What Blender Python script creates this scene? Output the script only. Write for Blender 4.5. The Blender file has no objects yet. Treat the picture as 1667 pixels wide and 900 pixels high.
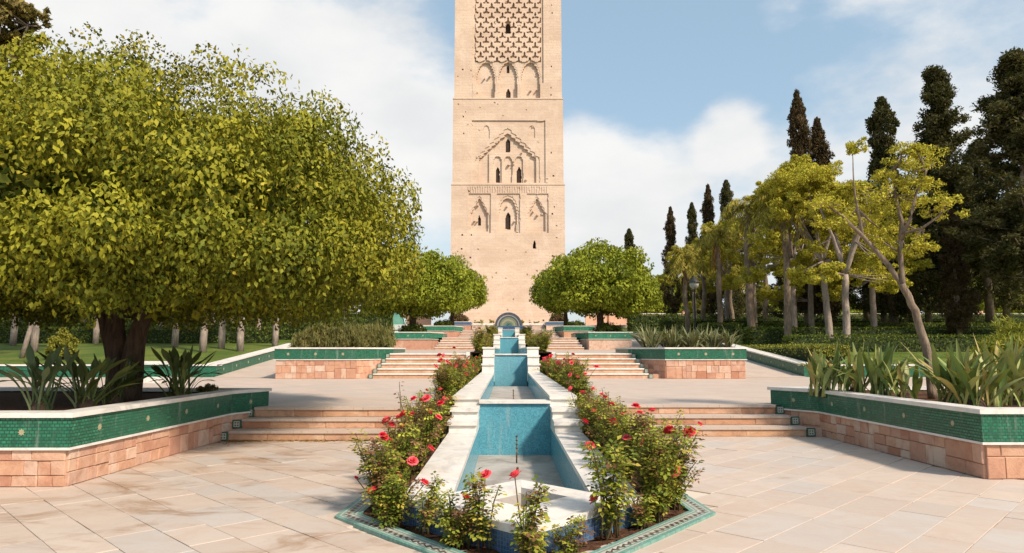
import bpy, math, random
import numpy as np
from mathutils import Vector, Matrix

S = bpy.context.scene
COL = S.collection
R = math.radians

# ------------------------------------------------------------------ camera, sky, sun, exposure
F_PX, CX, CY = 1111.3, 833.5, 450.0
PITCH = math.atan((570 - CY) / F_PX)
YAW = math.atan((CX - 826) / F_PX * math.cos(PITCH))
CAM = Vector((-0.13, 0.0, 1.5))
cd = bpy.data.cameras.new('camera'); cam = bpy.data.objects.new('camera', cd); COL.objects.link(cam)
cd.sensor_width = 36; cd.lens = F_PX / 1667 * 36; cd.clip_start = .05; cd.clip_end = 6000
cam.location = CAM; cam.rotation_euler = (R(90) + PITCH, 0, -YAW)
S.camera = cam

SUN_AZ, SUN_EL = R(136), R(43)      # azimuth clockwise from +Y
sd = bpy.data.lights.new('sun', 'SUN'); so = bpy.data.objects.new('sun', sd); COL.objects.link(so)
sd.energy = 4.2; sd.angle = R(6); sd.color = (1, .87, .72)
sdir = Vector((math.sin(SUN_AZ) * math.cos(SUN_EL), math.cos(SUN_AZ) * math.cos(SUN_EL), math.sin(SUN_EL)))
so.rotation_euler = sdir.to_track_quat('Z', 'Y').to_euler()

S.view_settings.view_transform = 'Standard'; S.view_settings.look = 'None'
S.view_settings.exposure = 0.4; S.view_settings.gamma = 1
S.view_settings.use_curve_mapping = False


class NT:
    """small node-tree helper"""
    def __init__(s, tree): s.t = tree; s.n = tree.nodes; s.l = tree.links
    def node(s, kind, **kw):
        nd = s.n.new(kind)
        for k, v in kw.items():
            if k.startswith('i_'):
                s.put(nd, k[2:], v)
            else: setattr(nd, k, v)
        return nd
    def put(s, nd, key, v):
        key = int(key) if isinstance(key, str) and key.isdigit() else key
        if isinstance(key, str):
            key2 = key.replace('_', ' ')
            sock = next((i for i in nd.inputs if i.name.lower() == key2.lower() and i.enabled), None) or nd.inputs[key]
        else: sock = nd.inputs[key]
        if isinstance(v, bpy.types.NodeSocket): s.l.new(v, sock)
        else:
            if sock.type == 'RGBA' and len(v) == 3: v = (*v, 1)
            sock.default_value = v
    def math(s, op, a, b=0.0, c=None):
        nd = s.n.new('ShaderNodeMath'); nd.operation = op
        s.put(nd, '0', a); s.put(nd, '1', b)
        if c is not None: s.put(nd, '2', c)
        return nd.outputs[0]
    def vmath(s, op, a, b=(0, 0, 0)):
        nd = s.n.new('ShaderNodeVectorMath'); nd.operation = op
        s.put(nd, '0', a); s.put(nd, '1', b)
        return nd.outputs['Value'] if op in ('DOT_PRODUCT', 'LENGTH') else nd.outputs[0]
    def mix(s, f, a, b, blend='MIX'):
        nd = s.n.new('ShaderNodeMix'); nd.data_type = 'RGBA'; nd.blend_type = blend
        for sk, v in ((nd.inputs[0], f), (nd.inputs[6], a), (nd.inputs[7], b)):
            if isinstance(v, bpy.types.NodeSocket): s.l.new(v, sk)
            else: sk.default_value = v if not (isinstance(v, tuple) and len(v) == 3) else (*v, 1)
        return nd.outputs[2]
    def ramp(s, f, stops):
        nd = s.n.new('ShaderNodeValToRGB'); e = nd.color_ramp.elements
        while len(e) < len(stops): e.new(.5)
        for el, (p, c) in zip(e, stops):
            el.position = p; el.color = (*c, 1) if isinstance(c, tuple) else (c, c, c, 1)
        s.l.new(f, nd.inputs[0]); return nd.outputs[0]
    def rng(s, v, a, b, c=0., d=1., smooth=True):
        nd = s.n.new('ShaderNodeMapRange'); nd.interpolation_type = 'SMOOTHSTEP' if smooth else 'LINEAR'
        for k, x in zip('01234', (v, a, b, c, d)): s.put(nd, k, x)
        return nd.outputs[0]
    def noise(s, vec, scale, detail=4, rough=.55, dist=0.):
        nd = s.node('ShaderNodeTexNoise', i_Scale=scale, i_Detail=detail, i_Roughness=rough, i_Distortion=dist)
        if vec is not None: s.l.new(vec, nd.inputs['Vector'])
        return nd.outputs['Fac']


# ---- world: Nishita sky with procedural cloud cover that goes on all around
def ray(x, y):
    v = Vector(((x - CX) / F_PX, 1.0, (CY - y) / F_PX))
    v = Matrix.Rotation(PITCH, 3, 'X') @ v
    return Matrix.Rotation(-YAW, 3, 'Z') @ v
def at(x, y, Y):
    r = ray(x, y); return CAM + r * ((Y - CAM.y) / r.y)

W = bpy.data.worlds.new('World'); S.world = W; W.use_nodes = True
w = NT(W.node_tree); w.n.clear()
sky = w.node('ShaderNodeTexSky', sky_type='NISHITA', sun_disc=False, sun_elevation=SUN_EL, sun_rotation=SUN_AZ,
             altitude=50, air_density=1.15, dust_density=2.2, ozone_density=1.2)
SKY_STR = .13
tc = w.node('ShaderNodeTexCoord').outputs['Generated']
nrm = w.vmath('NORMALIZE', tc)
st = w.vmath('MULTIPLY', nrm, (1.0, 1.0, 1.9))
n1 = w.noise(st, 3.2, 9, .52, .15)
n2 = w.noise(w.vmath('ADD', st, (3.1, 1.7, .4)), 9.0, 6, .6)
bias = 0.0
blobs = [((330, 150), .30, .28), ((560, 150), .22, .24), ((640, 300), .20, .20), ((180, 40), .16, .24), ((1185, 205), .06, .34),
         ((1000, 310), .17, .24), ((1100, 300), .12, .2), ((1290, 290), .10, .16), ((1450, 190), .2, .13), ((950, 250), .08, .2),
         ((1270, 25), .035, .16), ((1050, 60), .22, -.22), ((1320, 140), .1, -.08), ((560, 10), .17, -.16), ((700, 60), .1, -.06), ((300, 10), .07, -.24)]
for (px, py), rad, amt in blobs:
    d = ray(px, py).normalized()
    dist = w.vmath('LENGTH', w.vmath('SUBTRACT', nrm, tuple(d)))
    bias = w.math('ADD', bias, w.rng(dist, rad * 1.25, rad * .25, 0., amt))
dens = w.math('ADD', w.math('ADD', n1, w.math('MULTIPLY', w.math('SUBTRACT', n2, .5), .34)), bias)
cov = w.rng(dens, .50, .80)
elev = w.node('ShaderNodeSeparateXYZ'); w.l.new(nrm, elev.inputs[0])
cov = w.math('MULTIPLY', cov, w.rng(elev.outputs[2], -.02, .06))
shade = w.rng(w.noise(w.vmath('ADD', st, (0, 0, .06)), 5.5, 6, .5), .3, .7)
ccol = w.mix(shade, (4.9, 4.9, 4.9), (5.75, 5.65, 5.5))
skyc = w.mix(.45, sky.outputs[0], (3.1, 4.3, 5.0))
# thin veil towards the horizon as in hazy morning light
skyc = w.mix(w.rng(elev.outputs[2], .34, .0, 0., .6), skyc, (5.0, 5.2, 5.3))
out = w.mix(w.math('MULTIPLY', cov, .93), skyc, ccol)
bg = w.node('ShaderNodeBackground', i_Strength=SKY_STR); w.l.new(out, bg.inputs[0])
wo = w.node('ShaderNodeOutputWorld'); w.l.new(bg.outputs[0], wo.inputs[0])

# ------------------------------------------------------------------ helpers: objects
rnd = random.Random(7)
NP = np.random.default_rng(11)

def tag(o, label=None, cat=None, group=None, kind=None):
    if label: o['label'] = label
    if cat: o['category'] = cat
    if group: o['group'] = group
    if kind: o['kind'] = kind
    return o
def empty(name, loc=(0, 0, 0), rz=0.0):
    o = bpy.data.objects.new(name, None); COL.objects.link(o)
    o.location = loc; o.rotation_euler = (0, 0, rz); o.empty_display_size = .2
    return o
def put(name, me, m=None, parent=None, world=False, loc=None):
    """link a mesh object; world=True: its verts are world coordinates although it has a parent"""
    o = bpy.data.objects.new(name, me); COL.objects.link(o)
    if m is not None and not me.materials: me.materials.append(m)
    if loc is not None: o.location = loc
    if parent is not None:
        o.parent = parent
        if world: o.matrix_parent_inverse = pinv(parent)
    return o
def wm(p):
    m = Matrix.LocRotScale(p.location, p.rotation_euler, p.scale)
    return wm(p.parent) @ p.matrix_parent_inverse @ m if p.parent else m
def pinv(p): return wm(p).inverted()
def copy_tree(o, parent=None):
    c = o.copy(); COL.objects.link(c); c.parent = parent
    for ch in list(o.children): copy_tree(ch, c)
    return c

class MB:
    def __init__(s): s.v = []; s.f = []; s.uv = []; s.sm = []
    def face(s, pts, uv=None, smooth=False):
        i = len(s.v); s.v += [tuple(p) for p in pts]; s.f.append(list(range(i, i + len(pts))))
        s.uv.append(uv if uv else [(p[0], p[1]) for p in pts]); s.sm.append(smooth)
    def box(s, x0, x1, y0, y1, z0, z1):
        P = lambda x, y, z: (x, y, z)
        s.face([P(x0,y0,z0),P(x1,y0,z0),P(x1,y0,z1),P(x0,y0,z1)], [(x0,z0),(x1,z0),(x1,z1),(x0,z1)])
        s.face([P(x1,y1,z0),P(x0,y1,z0),P(x0,y1,z1),P(x1,y1,z1)], [(x1,z0),(x0,z0),(x0,z1),(x1,z1)])
        s.face([P(x0,y1,z0),P(x0,y0,z0),P(x0,y0,z1),P(x0,y1,z1)], [(y1,z0),(y0,z0),(y0,z1),(y1,z1)])
        s.face([P(x1,y0,z0),P(x1,y1,z0),P(x1,y1,z1),P(x1,y0,z1)], [(y0,z0),(y1,z0),(y1,z1),(y0,z1)])
        s.face([P(x0,y0,z1),P(x1,y0,z1),P(x1,y1,z1),P(x0,y1,z1)])
        s.face([P(x0,y1,z0),P(x1,y1,z0),P(x1,y0,z0),P(x0,y0,z0)])
    def strip(s, path, z0, z1, closed=False):
        """vertical wall along a path; outside is on the right-hand side of travel for CCW polygons"""
        n = len(path); u = 0.0
        for i in range(n if closed else n - 1):
            a = path[i]; b = path[(i + 1) % n]; L = math.hypot(b[0]-a[0], b[1]-a[1])
            za0 = z0(a[1]) if callable(z0) else z0; za1 = z1(a[1]) if callable(z1) else z1
            zb0 = z0(b[1]) if callable(z0) else z0; zb1 = z1(b[1]) if callable(z1) else z1
            s.face([(a[0],a[1],za0),(b[0],b[1],zb0),(b[0],b[1],zb1),(a[0],a[1],za1)], [(u,za0),(u+L,zb0),(u+L,zb1),(u,za1)])
            u += L
    def flat(s, poly, z, up=True):
        p = list(poly) if up else list(poly)[::-1]
        s.face([(a[0], a[1], z(a[1]) if callable(z) else z) for a in p])
    def prism(s, poly, z0, z1, bottom=True):
        s.strip(poly, z0, z1, True); s.flat(poly, z1)
        if bottom: s.flat(poly, z0, False)
    def ring(s, outer, inner, z0, z1):
        n = len(outer); s.strip(outer, z0, z1, True); s.strip(inner[::-1], z0, z1, True)
        for i in range(n):
            j = (i + 1) % n
            s.flat([outer[i], outer[j], inner[j], inner[i]], z1); s.flat([outer[i], outer[j], inner[j], inner[i]], z0, False)
    def tube(s, pts, rad, seg=8, cap=True):
        pts = [Vector(p) for p in pts]; rings = []
        up = Vector((.13, .21, .97)).normalized()
        L = 0.
        for i, p in enumerate(pts):
            t = (pts[min(i+1, len(pts)-1)] - pts[max(i-1, 0)]).normalized()
            a = t.cross(up if abs(t.dot(up)) < .95 else Vector((1, 0, 0))).normalized(); b = t.cross(a).normalized()
            if i: L += (p - pts[i-1]).length
            r = rad[i] if hasattr(rad, '__len__') else rad
            base = len(s.v)
            for k in range(seg):
                th = 2*math.pi*k/seg; s.v.append(tuple(p + (a*math.cos(th) + b*math.sin(th))*r))
            rings.append((base, L, r))
        for (b0, l0, r0), (b1, l1, r1) in zip(rings, rings[1:]):
            for k in range(seg):
                k2 = (k+1) % seg
                s.f.append([b0+k, b1+k, b1+k2, b0+k2]); s.sm.append(True)
                s.uv.append([(k/seg, l0), (k/seg, l1), ((k+1)/seg, l1), ((k+1)/seg, l0)])
        if cap:
            for (b, l, r), rev in ((rings[0], False), (rings[-1], True)):
                idx = [b+k for k in range(seg)]; s.f.append(idx[::-1] if rev else idx); s.sm.append(False); s.uv.append([(0, 0)]*seg)
    def lathe(s, prof, seg=12, c=(0, 0, 0)):
        n = len(prof); base = len(s.v)
        for r, z in prof:
            for k in range(seg):
                th = 2*math.pi*k/seg; s.v.append((c[0]+r*math.cos(th), c[1]+r*math.sin(th), c[2]+z))
        for i in range(n-1):
            for k in range(seg):
                k2 = (k+1) % seg
                s.f.append([base+i*seg+k, base+i*seg+k2, base+(i+1)*seg+k2, base+(i+1)*seg+k]); s.sm.append(True)
                s.uv.append([(k/seg, prof[i][1]), ((k+1)/seg, prof[i][1]), ((k+1)/seg, prof[i+1][1]), (k/seg, prof[i+1][1])])
    def mesh(s, name='m'):
        me = bpy.data.meshes.new(name); me.from_pydata(s.v, [], s.f)
        ul = me.uv_layers.new(name='UVMap')
        ul.data.foreach_set('uv', [c for fu in s.uv for p in fu for c in p])
        me.polygons.foreach_set('use_smooth', s.sm); me.update(); return me
    def obj(s, name, m, parent=None, world=True): return put(name, s.mesh(name), m, parent, world)

def offset(poly, d):
    """offset a CCW polygon outwards by d (mitred)"""
    n = len(poly); out = []
    for i in range(n):
        p0, p1, p2 = Vector(poly[i-1][:2]), Vector(poly[i][:2]), Vector(poly[(i+1) % n][:2])
        a = (p1-p0).normalized(); b = (p2-p1).normalized()
        na = Vector((a.y, -a.x)); nb = Vector((b.y, -b.x)); m = na+nb
        m = m / max(.3, (1 + na.dot(nb)))
        out.append(tuple(p1 + m*d))
    return out
def ccw(poly):
    A = sum(poly[i-1][0]*poly[i][1]-poly[i][0]*poly[i-1][1] for i in range(len(poly)))
    return list(poly) if A > 0 else list(poly)[::-1]

# ------------------------------------------------------------------ materials
def material(name):
    m = bpy.data.materials.new(name); m.use_nodes = True
    t = NT(m.node_tree); p = t.n['Principled BSDF']; return m, t, p
def setp(t, p, col=None, rough=None, spec=.3, bump=None, bs=.3, bd=.02):
    if col is not None: t.put(p, 'Base_Color', col)
    if rough is not None: t.put(p, 'Roughness', rough)
    t.put(p, 'Specular_IOR_Level', spec)
    if bump is not None:
        b = t.node('ShaderNodeBump', i_Strength=bs, i_Distance=bd); t.l.new(bump, b.inputs['Height']); t.l.new(b.outputs[0], p.inputs['Normal'])
def pos(t): return t.node('ShaderNodeNewGeometry').outputs['Position']
def orand(t): return t.node('ShaderNodeObjectInfo').outputs['Random']

def m_slab():
    m, t, p = material('paving_marble'); P = pos(t); r = orand(t)
    base = t.ramp(r, [(0, (.51, .41, .335)), (.3, (.56, .465, .39)), (.55, (.485, .395, .33)), (.8, (.52, .46, .41)), (1, (.46, .415, .375))])
    st = t.vmath('MULTIPLY', P, (1, 1, 1))
    v = t.noise(st, 2.2, 8, .65, 1.2); base = t.mix(t.rng(v, .35, .7, 0, .5), base, (.43, .315, .24))
    cl = t.noise(P, .55, 5, .6); base = t.mix(t.rng(cl, .5, .75, 0, .4), base, (.42, .40, .38))
    # ochre weathering stains, spread over the paving with shapes of their own
    sn = t.noise(t.vmath('MULTIPLY', P, (.7, 1.5, 1)), 1.15, 9, .68, .8)
    x = t.node('ShaderNodeSeparateXYZ'); t.l.new(P, x.inputs[0])
    west = t.rng(x.outputs[0], 1., -4.5, .0, .105)
    base = t.mix(t.rng(t.math('ADD', sn, west), .58, .75, 0, .75), base, (.29, .17, .095))
    fine = t.noise(P, 38, 4, .7); base = t.mix(t.rng(fine, .56, .8, 0, .3), base, (.33, .25, .19))
    setp(t, p, base, t.rng(v, .2, .8, .42, .68), .35, t.math('ADD', t.math('MULTIPLY', fine, .35), v), .12, .01); return m
def m_terrace():
    m, t, p = material('terrace_marble'); P = pos(t)
    rot = t.node('ShaderNodeMapping'); t.l.new(P, rot.inputs[0]); rot.inputs['Rotation'].default_value = (0, 0, R(45))
    bk = t.node('ShaderNodeTexBrick', i_Scale=1.0, i_Mortar_Size=.006, i_Brick_Width=.74, i_Row_Height=.4, i_Color1=(.52, .41, .335), i_Color2=(.46, .38, .32), i_Mortar=(.42, .32, .24))
    t.l.new(rot.outputs[0], bk.inputs[0])
    v = t.noise(P, 1.6, 8, .62, .6); c = t.mix(t.rng(v, .4, .72, 0, .45), bk.outputs[0], (.41, .30, .23))
    c = t.mix(t.rng(t.noise(P, .35, 5, .6), .5, .75, 0, .35), c, (.44, .41, .38))
    c = t.mix(t.rng(t.noise(P, 6., 7, .7), .58, .78, 0, .5), c, (.33, .22, .15))
    setp(t, p, c, .6, .3, v, .1, .01); return m
def m_grout():
    m, t, p = material('grout'); P = pos(t)
    c = t.mix(t.rng(t.noise(P, 1.7, 5, .6), .38, .5), (.2, .14, .10), (.58, .50, .42)); setp(t, p, c, .9, .1); return m
def m_white():
    m, t, p = material('white_marble'); P = pos(t)
    v = t.noise(t.vmath('MULTIPLY', P, (1, .6, 2)), 3.0, 9, .62, 1.6)
    c = t.mix(t.rng(v, .45, .68), (.70, .665, .615), (.53, .51, .48))
    s = t.noise(P, 1.3, 7, .65, .4); c = t.mix(t.rng(s, .52, .76, 0, .75), c, (.56, .41, .27))
    g = t.noise(P, 9, 6, .7); c = t.mix(t.rng(g, .55, .78, 0, .55), c, (.34, .29, .24))
    setp(t, p, c, .42, .4, g, .08, .01); return m
def m_stone(name, cols, dark=(.34, .15, .09)):
    m, t, p = material(name); P = pos(t); r = orand(t)
    c = t.ramp(r, [(i/(len(cols)-1), k) for i, k in enumerate(cols)])
    v = t.noise(P, 5.5, 9, .7, .6); c = t.mix(t.rng(v, .42, .72, 0, .65), c, dark)
    v2 = t.noise(P, 2.3, 6, .6, .5); c = t.mix(t.rng(v2, .52, .75, 0, .55), c, (.66, .50, .38))
    f = t.noise(P, 42, 4, .7)
    setp(t, p, c, .8, .2, t.math('ADD', v, t.math('MULTIPLY', f, .5)), .55, .02); return m
def m_tiles(name, c1, c2, mortar, w_, h_, rough=.22, extra=None, off=.5, ms=.006):
    m, t, p = material(name)
    uv = t.node('ShaderNodeUVMap').outputs[0]
    bk = t.node('ShaderNodeTexBrick', i_Scale=1.0, i_Mortar_Size=ms, i_Mortar_Smooth=.2, i_Brick_Width=w_, i_Row_Height=h_, i_Color1=c1, i_Color2=c2, i_Mortar=mortar, i_Bias=-.1, offset=off)
    t.l.new(uv, bk.inputs[0])
    sc = t.vmath('MULTIPLY', uv, (1/w_, 1/h_, 0)); fl = t.vmath('FLOOR', sc)
    wn = t.node('ShaderNodeTexWhiteNoise'); wn.noise_dimensions = '2D'; t.l.new(fl, wn.inputs['Vector'])
    P = pos(t)
    c = t.mix(t.rng(t.noise(P, 2.2, 5, .6), .38, .68, 0, .5), bk.outputs[0], extra or c2)
    c = t.mix(t.math('MULTIPLY', t.math('SUBTRACT', 1., bk.outputs['Fac']), t.math('MULTIPLY', wn.outputs[0], .62)), c, tuple(x*.35 for x in c1))
    c = t.mix(t.rng(t.noise(P, 13, 6, .7), .6, .8, 0, .35), c, (.42, .40, .34))
    c = t.mix(t.rng(t.noise(t.vmath('MULTIPLY', P, (7, 7, .8)), 1.0, 7, .7), .54, .8, 0, .5), c, (.42, .42, .38))
    h = t.math('SUBTRACT', t.math('MULTIPLY', wn.outputs[0], .35), bk.outputs['Fac'])
    setp(t, p, c, t.rng(bk.outputs['Fac'], 0., 1., rough, .8), .5, h, .5, .006); return m
def m_sand():
    m, t, p = material('tower_sandstone'); P = pos(t)
    mp = t.node('ShaderNodeMapping'); t.l.new(P, mp.inputs[0]); mp.inputs['Rotation'].default_value = (R(90), 0, 0)
    bk = t.node('ShaderNodeTexBrick', i_Scale=1., i_Mortar_Size=.022, i_Mortar_Smooth=.5, i_Brick_Width=1.05, i_Row_Height=.42, i_Color1=(.665, .515, .395), i_Color2=(.64, .49, .375), i_Mortar=(.60, .45, .34))
    cb = t.node('ShaderNodeCombineXYZ'); sx = t.node('ShaderNodeSeparateXYZ'); t.l.new(P, sx.inputs[0])
    t.l.new(t.math('ADD', sx.outputs[0], sx.outputs[1]), cb.inputs[0]); t.l.new(sx.outputs[2], cb.inputs[1]); t.l.new(cb.outputs[0], bk.inputs[0])
    v = t.noise(t.vmath('MULTIPLY', P, (1, 1, 2.2)), .16, 9, .66, .4)
    c = t.mix(t.rng(v, .4, .62, 0, .75), bk.outputs[0], (.54, .395, .295))
    v3 = t.noise(t.vmath('MULTIPLY', P, (1, 1, .35)), .5, 6, .65); c = t.mix(t.rng(v3, .5, .74, 0, .5), c, (.72, .59, .48))
    f = t.noise(P, 2.2, 7, .75); c = t.mix(t.rng(f, .55, .75, 0, .6), c, (.44, .275, .18))
    setp(t, p, c, .9, .1, t.math('ADD', f, t.math('MULTIPLY', bk.outputs['Fac'], -.2)), .5, .1); return m
def m_plain(name, c1, c2, scale=4, rough=.8, spec=.25, bs=.3, bd=.02, metal=0):
    m, t, p = material(name); P = pos(t); v = t.noise(P, scale, 8, .65, .4)
    setp(t, p, t.mix(t.rng(v, .35, .68), c1, c2), rough, spec, v, bs, bd); t.put(p, 'Metallic', metal); return m
def m_bark(name, c1, c2):
    m, t, p = material(name)
    o = t.node('ShaderNodeTexCoord').outputs['Object']; v = t.noise(t.vmath('MULTIPLY', o, (9, 9, 1.6)), 1.6, 8, .7, .5)
    c = t.mix(t.rng(v, .32, .68), c1, c2); l = t.noise(o, 2.5, 5); c = t.mix(t.rng(l, .5, .7, 0, .4), c, tuple(min(1, x*1.6) for x in c2))
    setp(t, p, c, .9, .15, v, .8, .04); return m
def m_leaf(name, trans=.22, rough=.58, spec=.16):
    m, t, p = material(name)
    a = t.node('ShaderNodeVertexColor', layer_name='Col').outputs[0]
    setp(t, p, a, rough, spec)
    tr = t.node('ShaderNodeBsdfTranslucent'); t.l.new(t.mix(.5, a, (.35, .36, .03), 'MIX'), tr.inputs[0])
    mx = t.node('ShaderNodeMixShader', i_0=trans); t.l.new(p.outputs[0], mx.inputs[1]); t.l.new(tr.outputs[0], mx.inputs[2])
    t.l.new(mx.outputs[0], t.n['Material Output'].inputs[0]); return m
def m_border():
    """mosaic border: teal, cream, dark zigzag, cream, teal, laid in small tesserae"""
    m, t, p = material('mosaic_border')
    uv = t.node('ShaderNodeUVMap').outputs[0]; s = t.node('ShaderNodeSeparateXYZ'); t.l.new(uv, s.inputs[0])
    u, v = s.outputs[0], s.outputs[1]
    zig = t.math('PINGPONG', u, .045)
    d = t.math('ABSOLUTE', t.math('SUBTRACT', t.math('SUBTRACT', v, .09), t.math('MULTIPLY', t.math('SUBTRACT', zig, .0225), .8)))
    inz = t.math('LESS_THAN', d, .016)
    edge = t.math('GREATER_THAN', t.math('ABSOLUTE', t.math('SUBTRACT', v, .1)), .064)
    line = t.math('LESS_THAN', t.math('ABSOLUTE', t.math('SUBTRACT', t.math('ABSOLUTE', t.math('SUBTRACT', v, .1)), .042)), .008)
    fl = t.vmath('FLOOR', t.vmath('MULTIPLY', uv, (40, 40, 0))); wn = t.node('ShaderNodeTexWhiteNoise'); t.l.new(fl, wn.inputs['Vector'])
    c = t.mix(wn.outputs[0], (.50, .49, .42), (.36, .37, .32))
    c = t.mix(inz, c, (.085, .06, .05)); c = t.mix(edge, c, t.mix(wn.outputs[0], (.10, .24, .20), (.17, .33, .28))); c = t.mix(line, c, (.13, .26, .22))
    c = t.mix(t.rng(t.noise(pos(t), 5, 6, .7), .45, .8, 0, .5), c, (.34, .28, .21))
    setp(t, p, c, .45, .4, wn.outputs[0], .25, .004); return m
def m_grass():
    m, t, p = material('lawn_grass'); P = pos(t)
    v = t.noise(P, .6, 6, .6); c = t.mix(t.rng(v, .35, .65), (.085, .14, .02), (.17, .20, .035))
    f = t.noise(P, 22, 5, .8); c = t.mix(t.rng(f, .45, .7, 0, .6), c, (.035, .06, .012)); setp(t, p, c, .85, .15, f, .9, .08); return m
def m_star():
    m, t, p = material('star_inlay'); c = t.mix(t.noise(pos(t), 30, 4), (.42, .36, .22), (.25, .25, .16)); setp(t, p, c, .4, .4); return m
def m_rose(name, a, b):
    m, t, p = material(name); o = t.node('ShaderNodeTexCoord').outputs['Object']
    c = t.mix(t.rng(t.noise(o, 28, 3), .35, .65), a, b); setp(t, p, c, .55, .25)
    return m

M = dict(slab=m_slab(), terrace=m_terrace(), grout=m_grout(), white=m_white(),
    stone=m_stone('planter_stone', [(.52, .28, .18), (.56, .35, .24), (.41, .19, .12), (.62, .48, .38), (.54, .31, .20), (.46, .24, .165), (.62, .43, .32)]),
    riser=m_stone('riser_stone', [(.50, .27, .16), (.58, .36, .24), (.42, .2, .12), (.54, .33, .2)], (.26, .15, .1)),
    mortar=m_plain('mortar', (.50, .35, .25), (.40, .26, .18), 6),
    green=m_tiles('green_tile', (.012, .155, .08), (.024, .24, .125), (.007, .045, .028), .055, .036, extra=(.010, .11, .062)),
    greenfar=m_tiles('pale_green_tile', (.02, .19, .10), (.035, .26, .15), (.03, .10, .06), .12, .06, extra=(.04, .2, .13)),
    blue=m_tiles('turquoise_tile', (.075, .32, .425), (.11, .40, .50), (.14, .38, .45), .02, .02, extra=(.10, .37, .48), off=0., ms=.0016),
    navy=m_tiles('navy_tile', (.05, .10, .21), (.085, .165, .30), (.09, .13, .19), .03, .03, extra=(.05, .17, .28), off=0., ms=.003),
    floor=m_plain('basin_marble', (.44, .40, .36), (.27, .225, .19), 2.2, .5),
    sand=m_sand(), dark=m_plain('dark_interior', (.05, .03, .02), (.03, .018, .012), 2),
    soil=m_plain('soil', (.07, .032, .018), (.14, .07, .04), 11, .95, .1, 1.0, .06),
    bark=m_bark('bark_brown', (.05, .032, .022), (.12, .08, .055)), barkpale=m_bark('bark_pale', (.19, .15, .12), (.36, .29, .24)),
    barkgrey=m_bark('bark_greybrown', (.13, .095, .068), (.27, .205, .15)),
    leaf=m_leaf('foliage'), ficusleaf=m_leaf('ficus_foliage', .10, .6, .14), leafdull=m_leaf('foliage_dull', .1, .75, .1), glossy=m_leaf('strap_leaf', .15, .5, .28),
    border=m_border(), grass=m_grass(), star=m_star(), iron=m_plain('iron', (.03, .03, .03), (.05, .05, .045), 8, .5, .4, .1),
    brass=m_plain('brass_pipe', (.13, .10, .06), (.07, .06, .045), 20, .4, .5, .1, .01, .7),
    rose_red=m_rose('red_petal', (.74, .04, .07), (.56, .015, .035)), rose_pink=m_rose('coral_petal', (.84, .13, .15), (.74, .07, .09)),
    pink_wall=m_plain('pink_plaster', (.62, .38, .26), (.52, .31, .21), .8, .9), glass=m_plain('lamp_glass', (.6, .58, .5), (.5, .48, .42), 5, .3),
    white_frame=m_plain('white_paint', (.70, .72, .70), (.55, .58, .56), 3, .5), greenglass=m_plain('green_glass', (.20, .42, .34), (.12, .33, .27), 1.5, .15, .6, .05),
    earth=m_plain('dry_earth', (.30, .22, .14), (.16, .15, .06), .5, .95, .1))

# ------------------------------------------------------------------ leaf clouds (numpy)
def unit(a): return a / np.maximum(np.linalg.norm(a, axis=-1, keepdims=True), 1e-9)
def leaf_mesh(name, P, N, A, L, Wd, C, fold=.18):
    n = len(P); A = unit(A); N = unit(N - A*np.sum(N*A, 1, keepdims=True)); Sd = np.cross(N, A)
    L = np.broadcast_to(np.asarray(L, float).reshape(-1, 1), (n, 1)); Wd = np.broadcast_to(np.asarray(Wd, float).reshape(-1, 1), (n, 1))
    V = np.empty((n, 4, 3)); V[:, 0] = P - A*L*.5; V[:, 2] = P + A*L*.5
    V[:, 1] = P + Sd*Wd*.5 + N*Wd*fold - A*L*.06; V[:, 3] = P - Sd*Wd*.5 + N*Wd*fold - A*L*.06
    me = bpy.data.meshes.new(name)
    me.vertices.add(n*4); me.vertices.foreach_set('co', V.reshape(-1).astype(np.float32))
    b = (np.arange(n)*4)[:, None]; idx = np.concatenate([b, b+3, b+2, b, b+2, b+1], 1).reshape(-1)
    me.loops.add(n*6); me.loops.foreach_set('vertex_index', idx.astype(np.int32))
    me.polygons.add(n*2); me.polygons.foreach_set('loop_start', (np.arange(n*2)*3).astype(np.int32))
    ca = me.color_attributes.new('Col', 'FLOAT_COLOR', 'POINT')
    cc = np.ones((n, 4, 4), np.float32); cc[:, :, :3] = C[:, None, :]; ca.data.foreach_set('color', cc.reshape(-1))
    me.update(calc_edges=True); me.validate(); return me
def pick(rng, n, pal, jitter=.18):
    pal = np.array(pal); i = rng.random(n)*(len(pal)-1); k = np.minimum(i.astype(int), len(pal)-2); f = (i-k)[:, None]
    return (pal[k]*(1-f) + pal[k+1]*f)*(1 + jitter*rng.normal(size=(n, 1))).clip(.5, 1.6)
def clumps(rng, cen, rad, per, L, pal, squash=1., droop=.4, aspect=.55, inner=.55, up=.25, cpal=None, tipcol=None, spread=.5):
    """leaves on the shells of clumps: returns mesh data"""
    cen = np.asarray(cen, float); rad = np.asarray(rad, float); k = len(cen); n = k*per
    ci = np.repeat(np.arange(k), per)
    D = unit(rng.normal(size=(n, 3))); rr = rng.random((n, 1))**.5*(1.08-inner)+inner
    off = D*rr*rad[ci][:, None]; off[:, 2] *= squash; P = cen[ci] + off
    N = D + np.array([0, 0, up]) + rng.normal(size=(n, 3))*spread
    A = rng.normal(size=(n, 3)); A[:, 2] -= droop*1.6; A += D*.5
    cl = pick(rng, k, cpal or pal, .1)[ci]*.5 + pick(rng, n, pal)*.5
    if tipcol is not None:
        f = rng.random((n, 1))**2.2; cl = cl*(1-f) + np.array(tipcol)*f
    Ls = L*(.7+.6*rng.random(n))
    return P, N, A, Ls, Ls*aspect, np.clip(cl, .004, .7)
def cat(parts): return [np.concatenate([p[i] for p in parts]) for i in range(6)]

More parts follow.
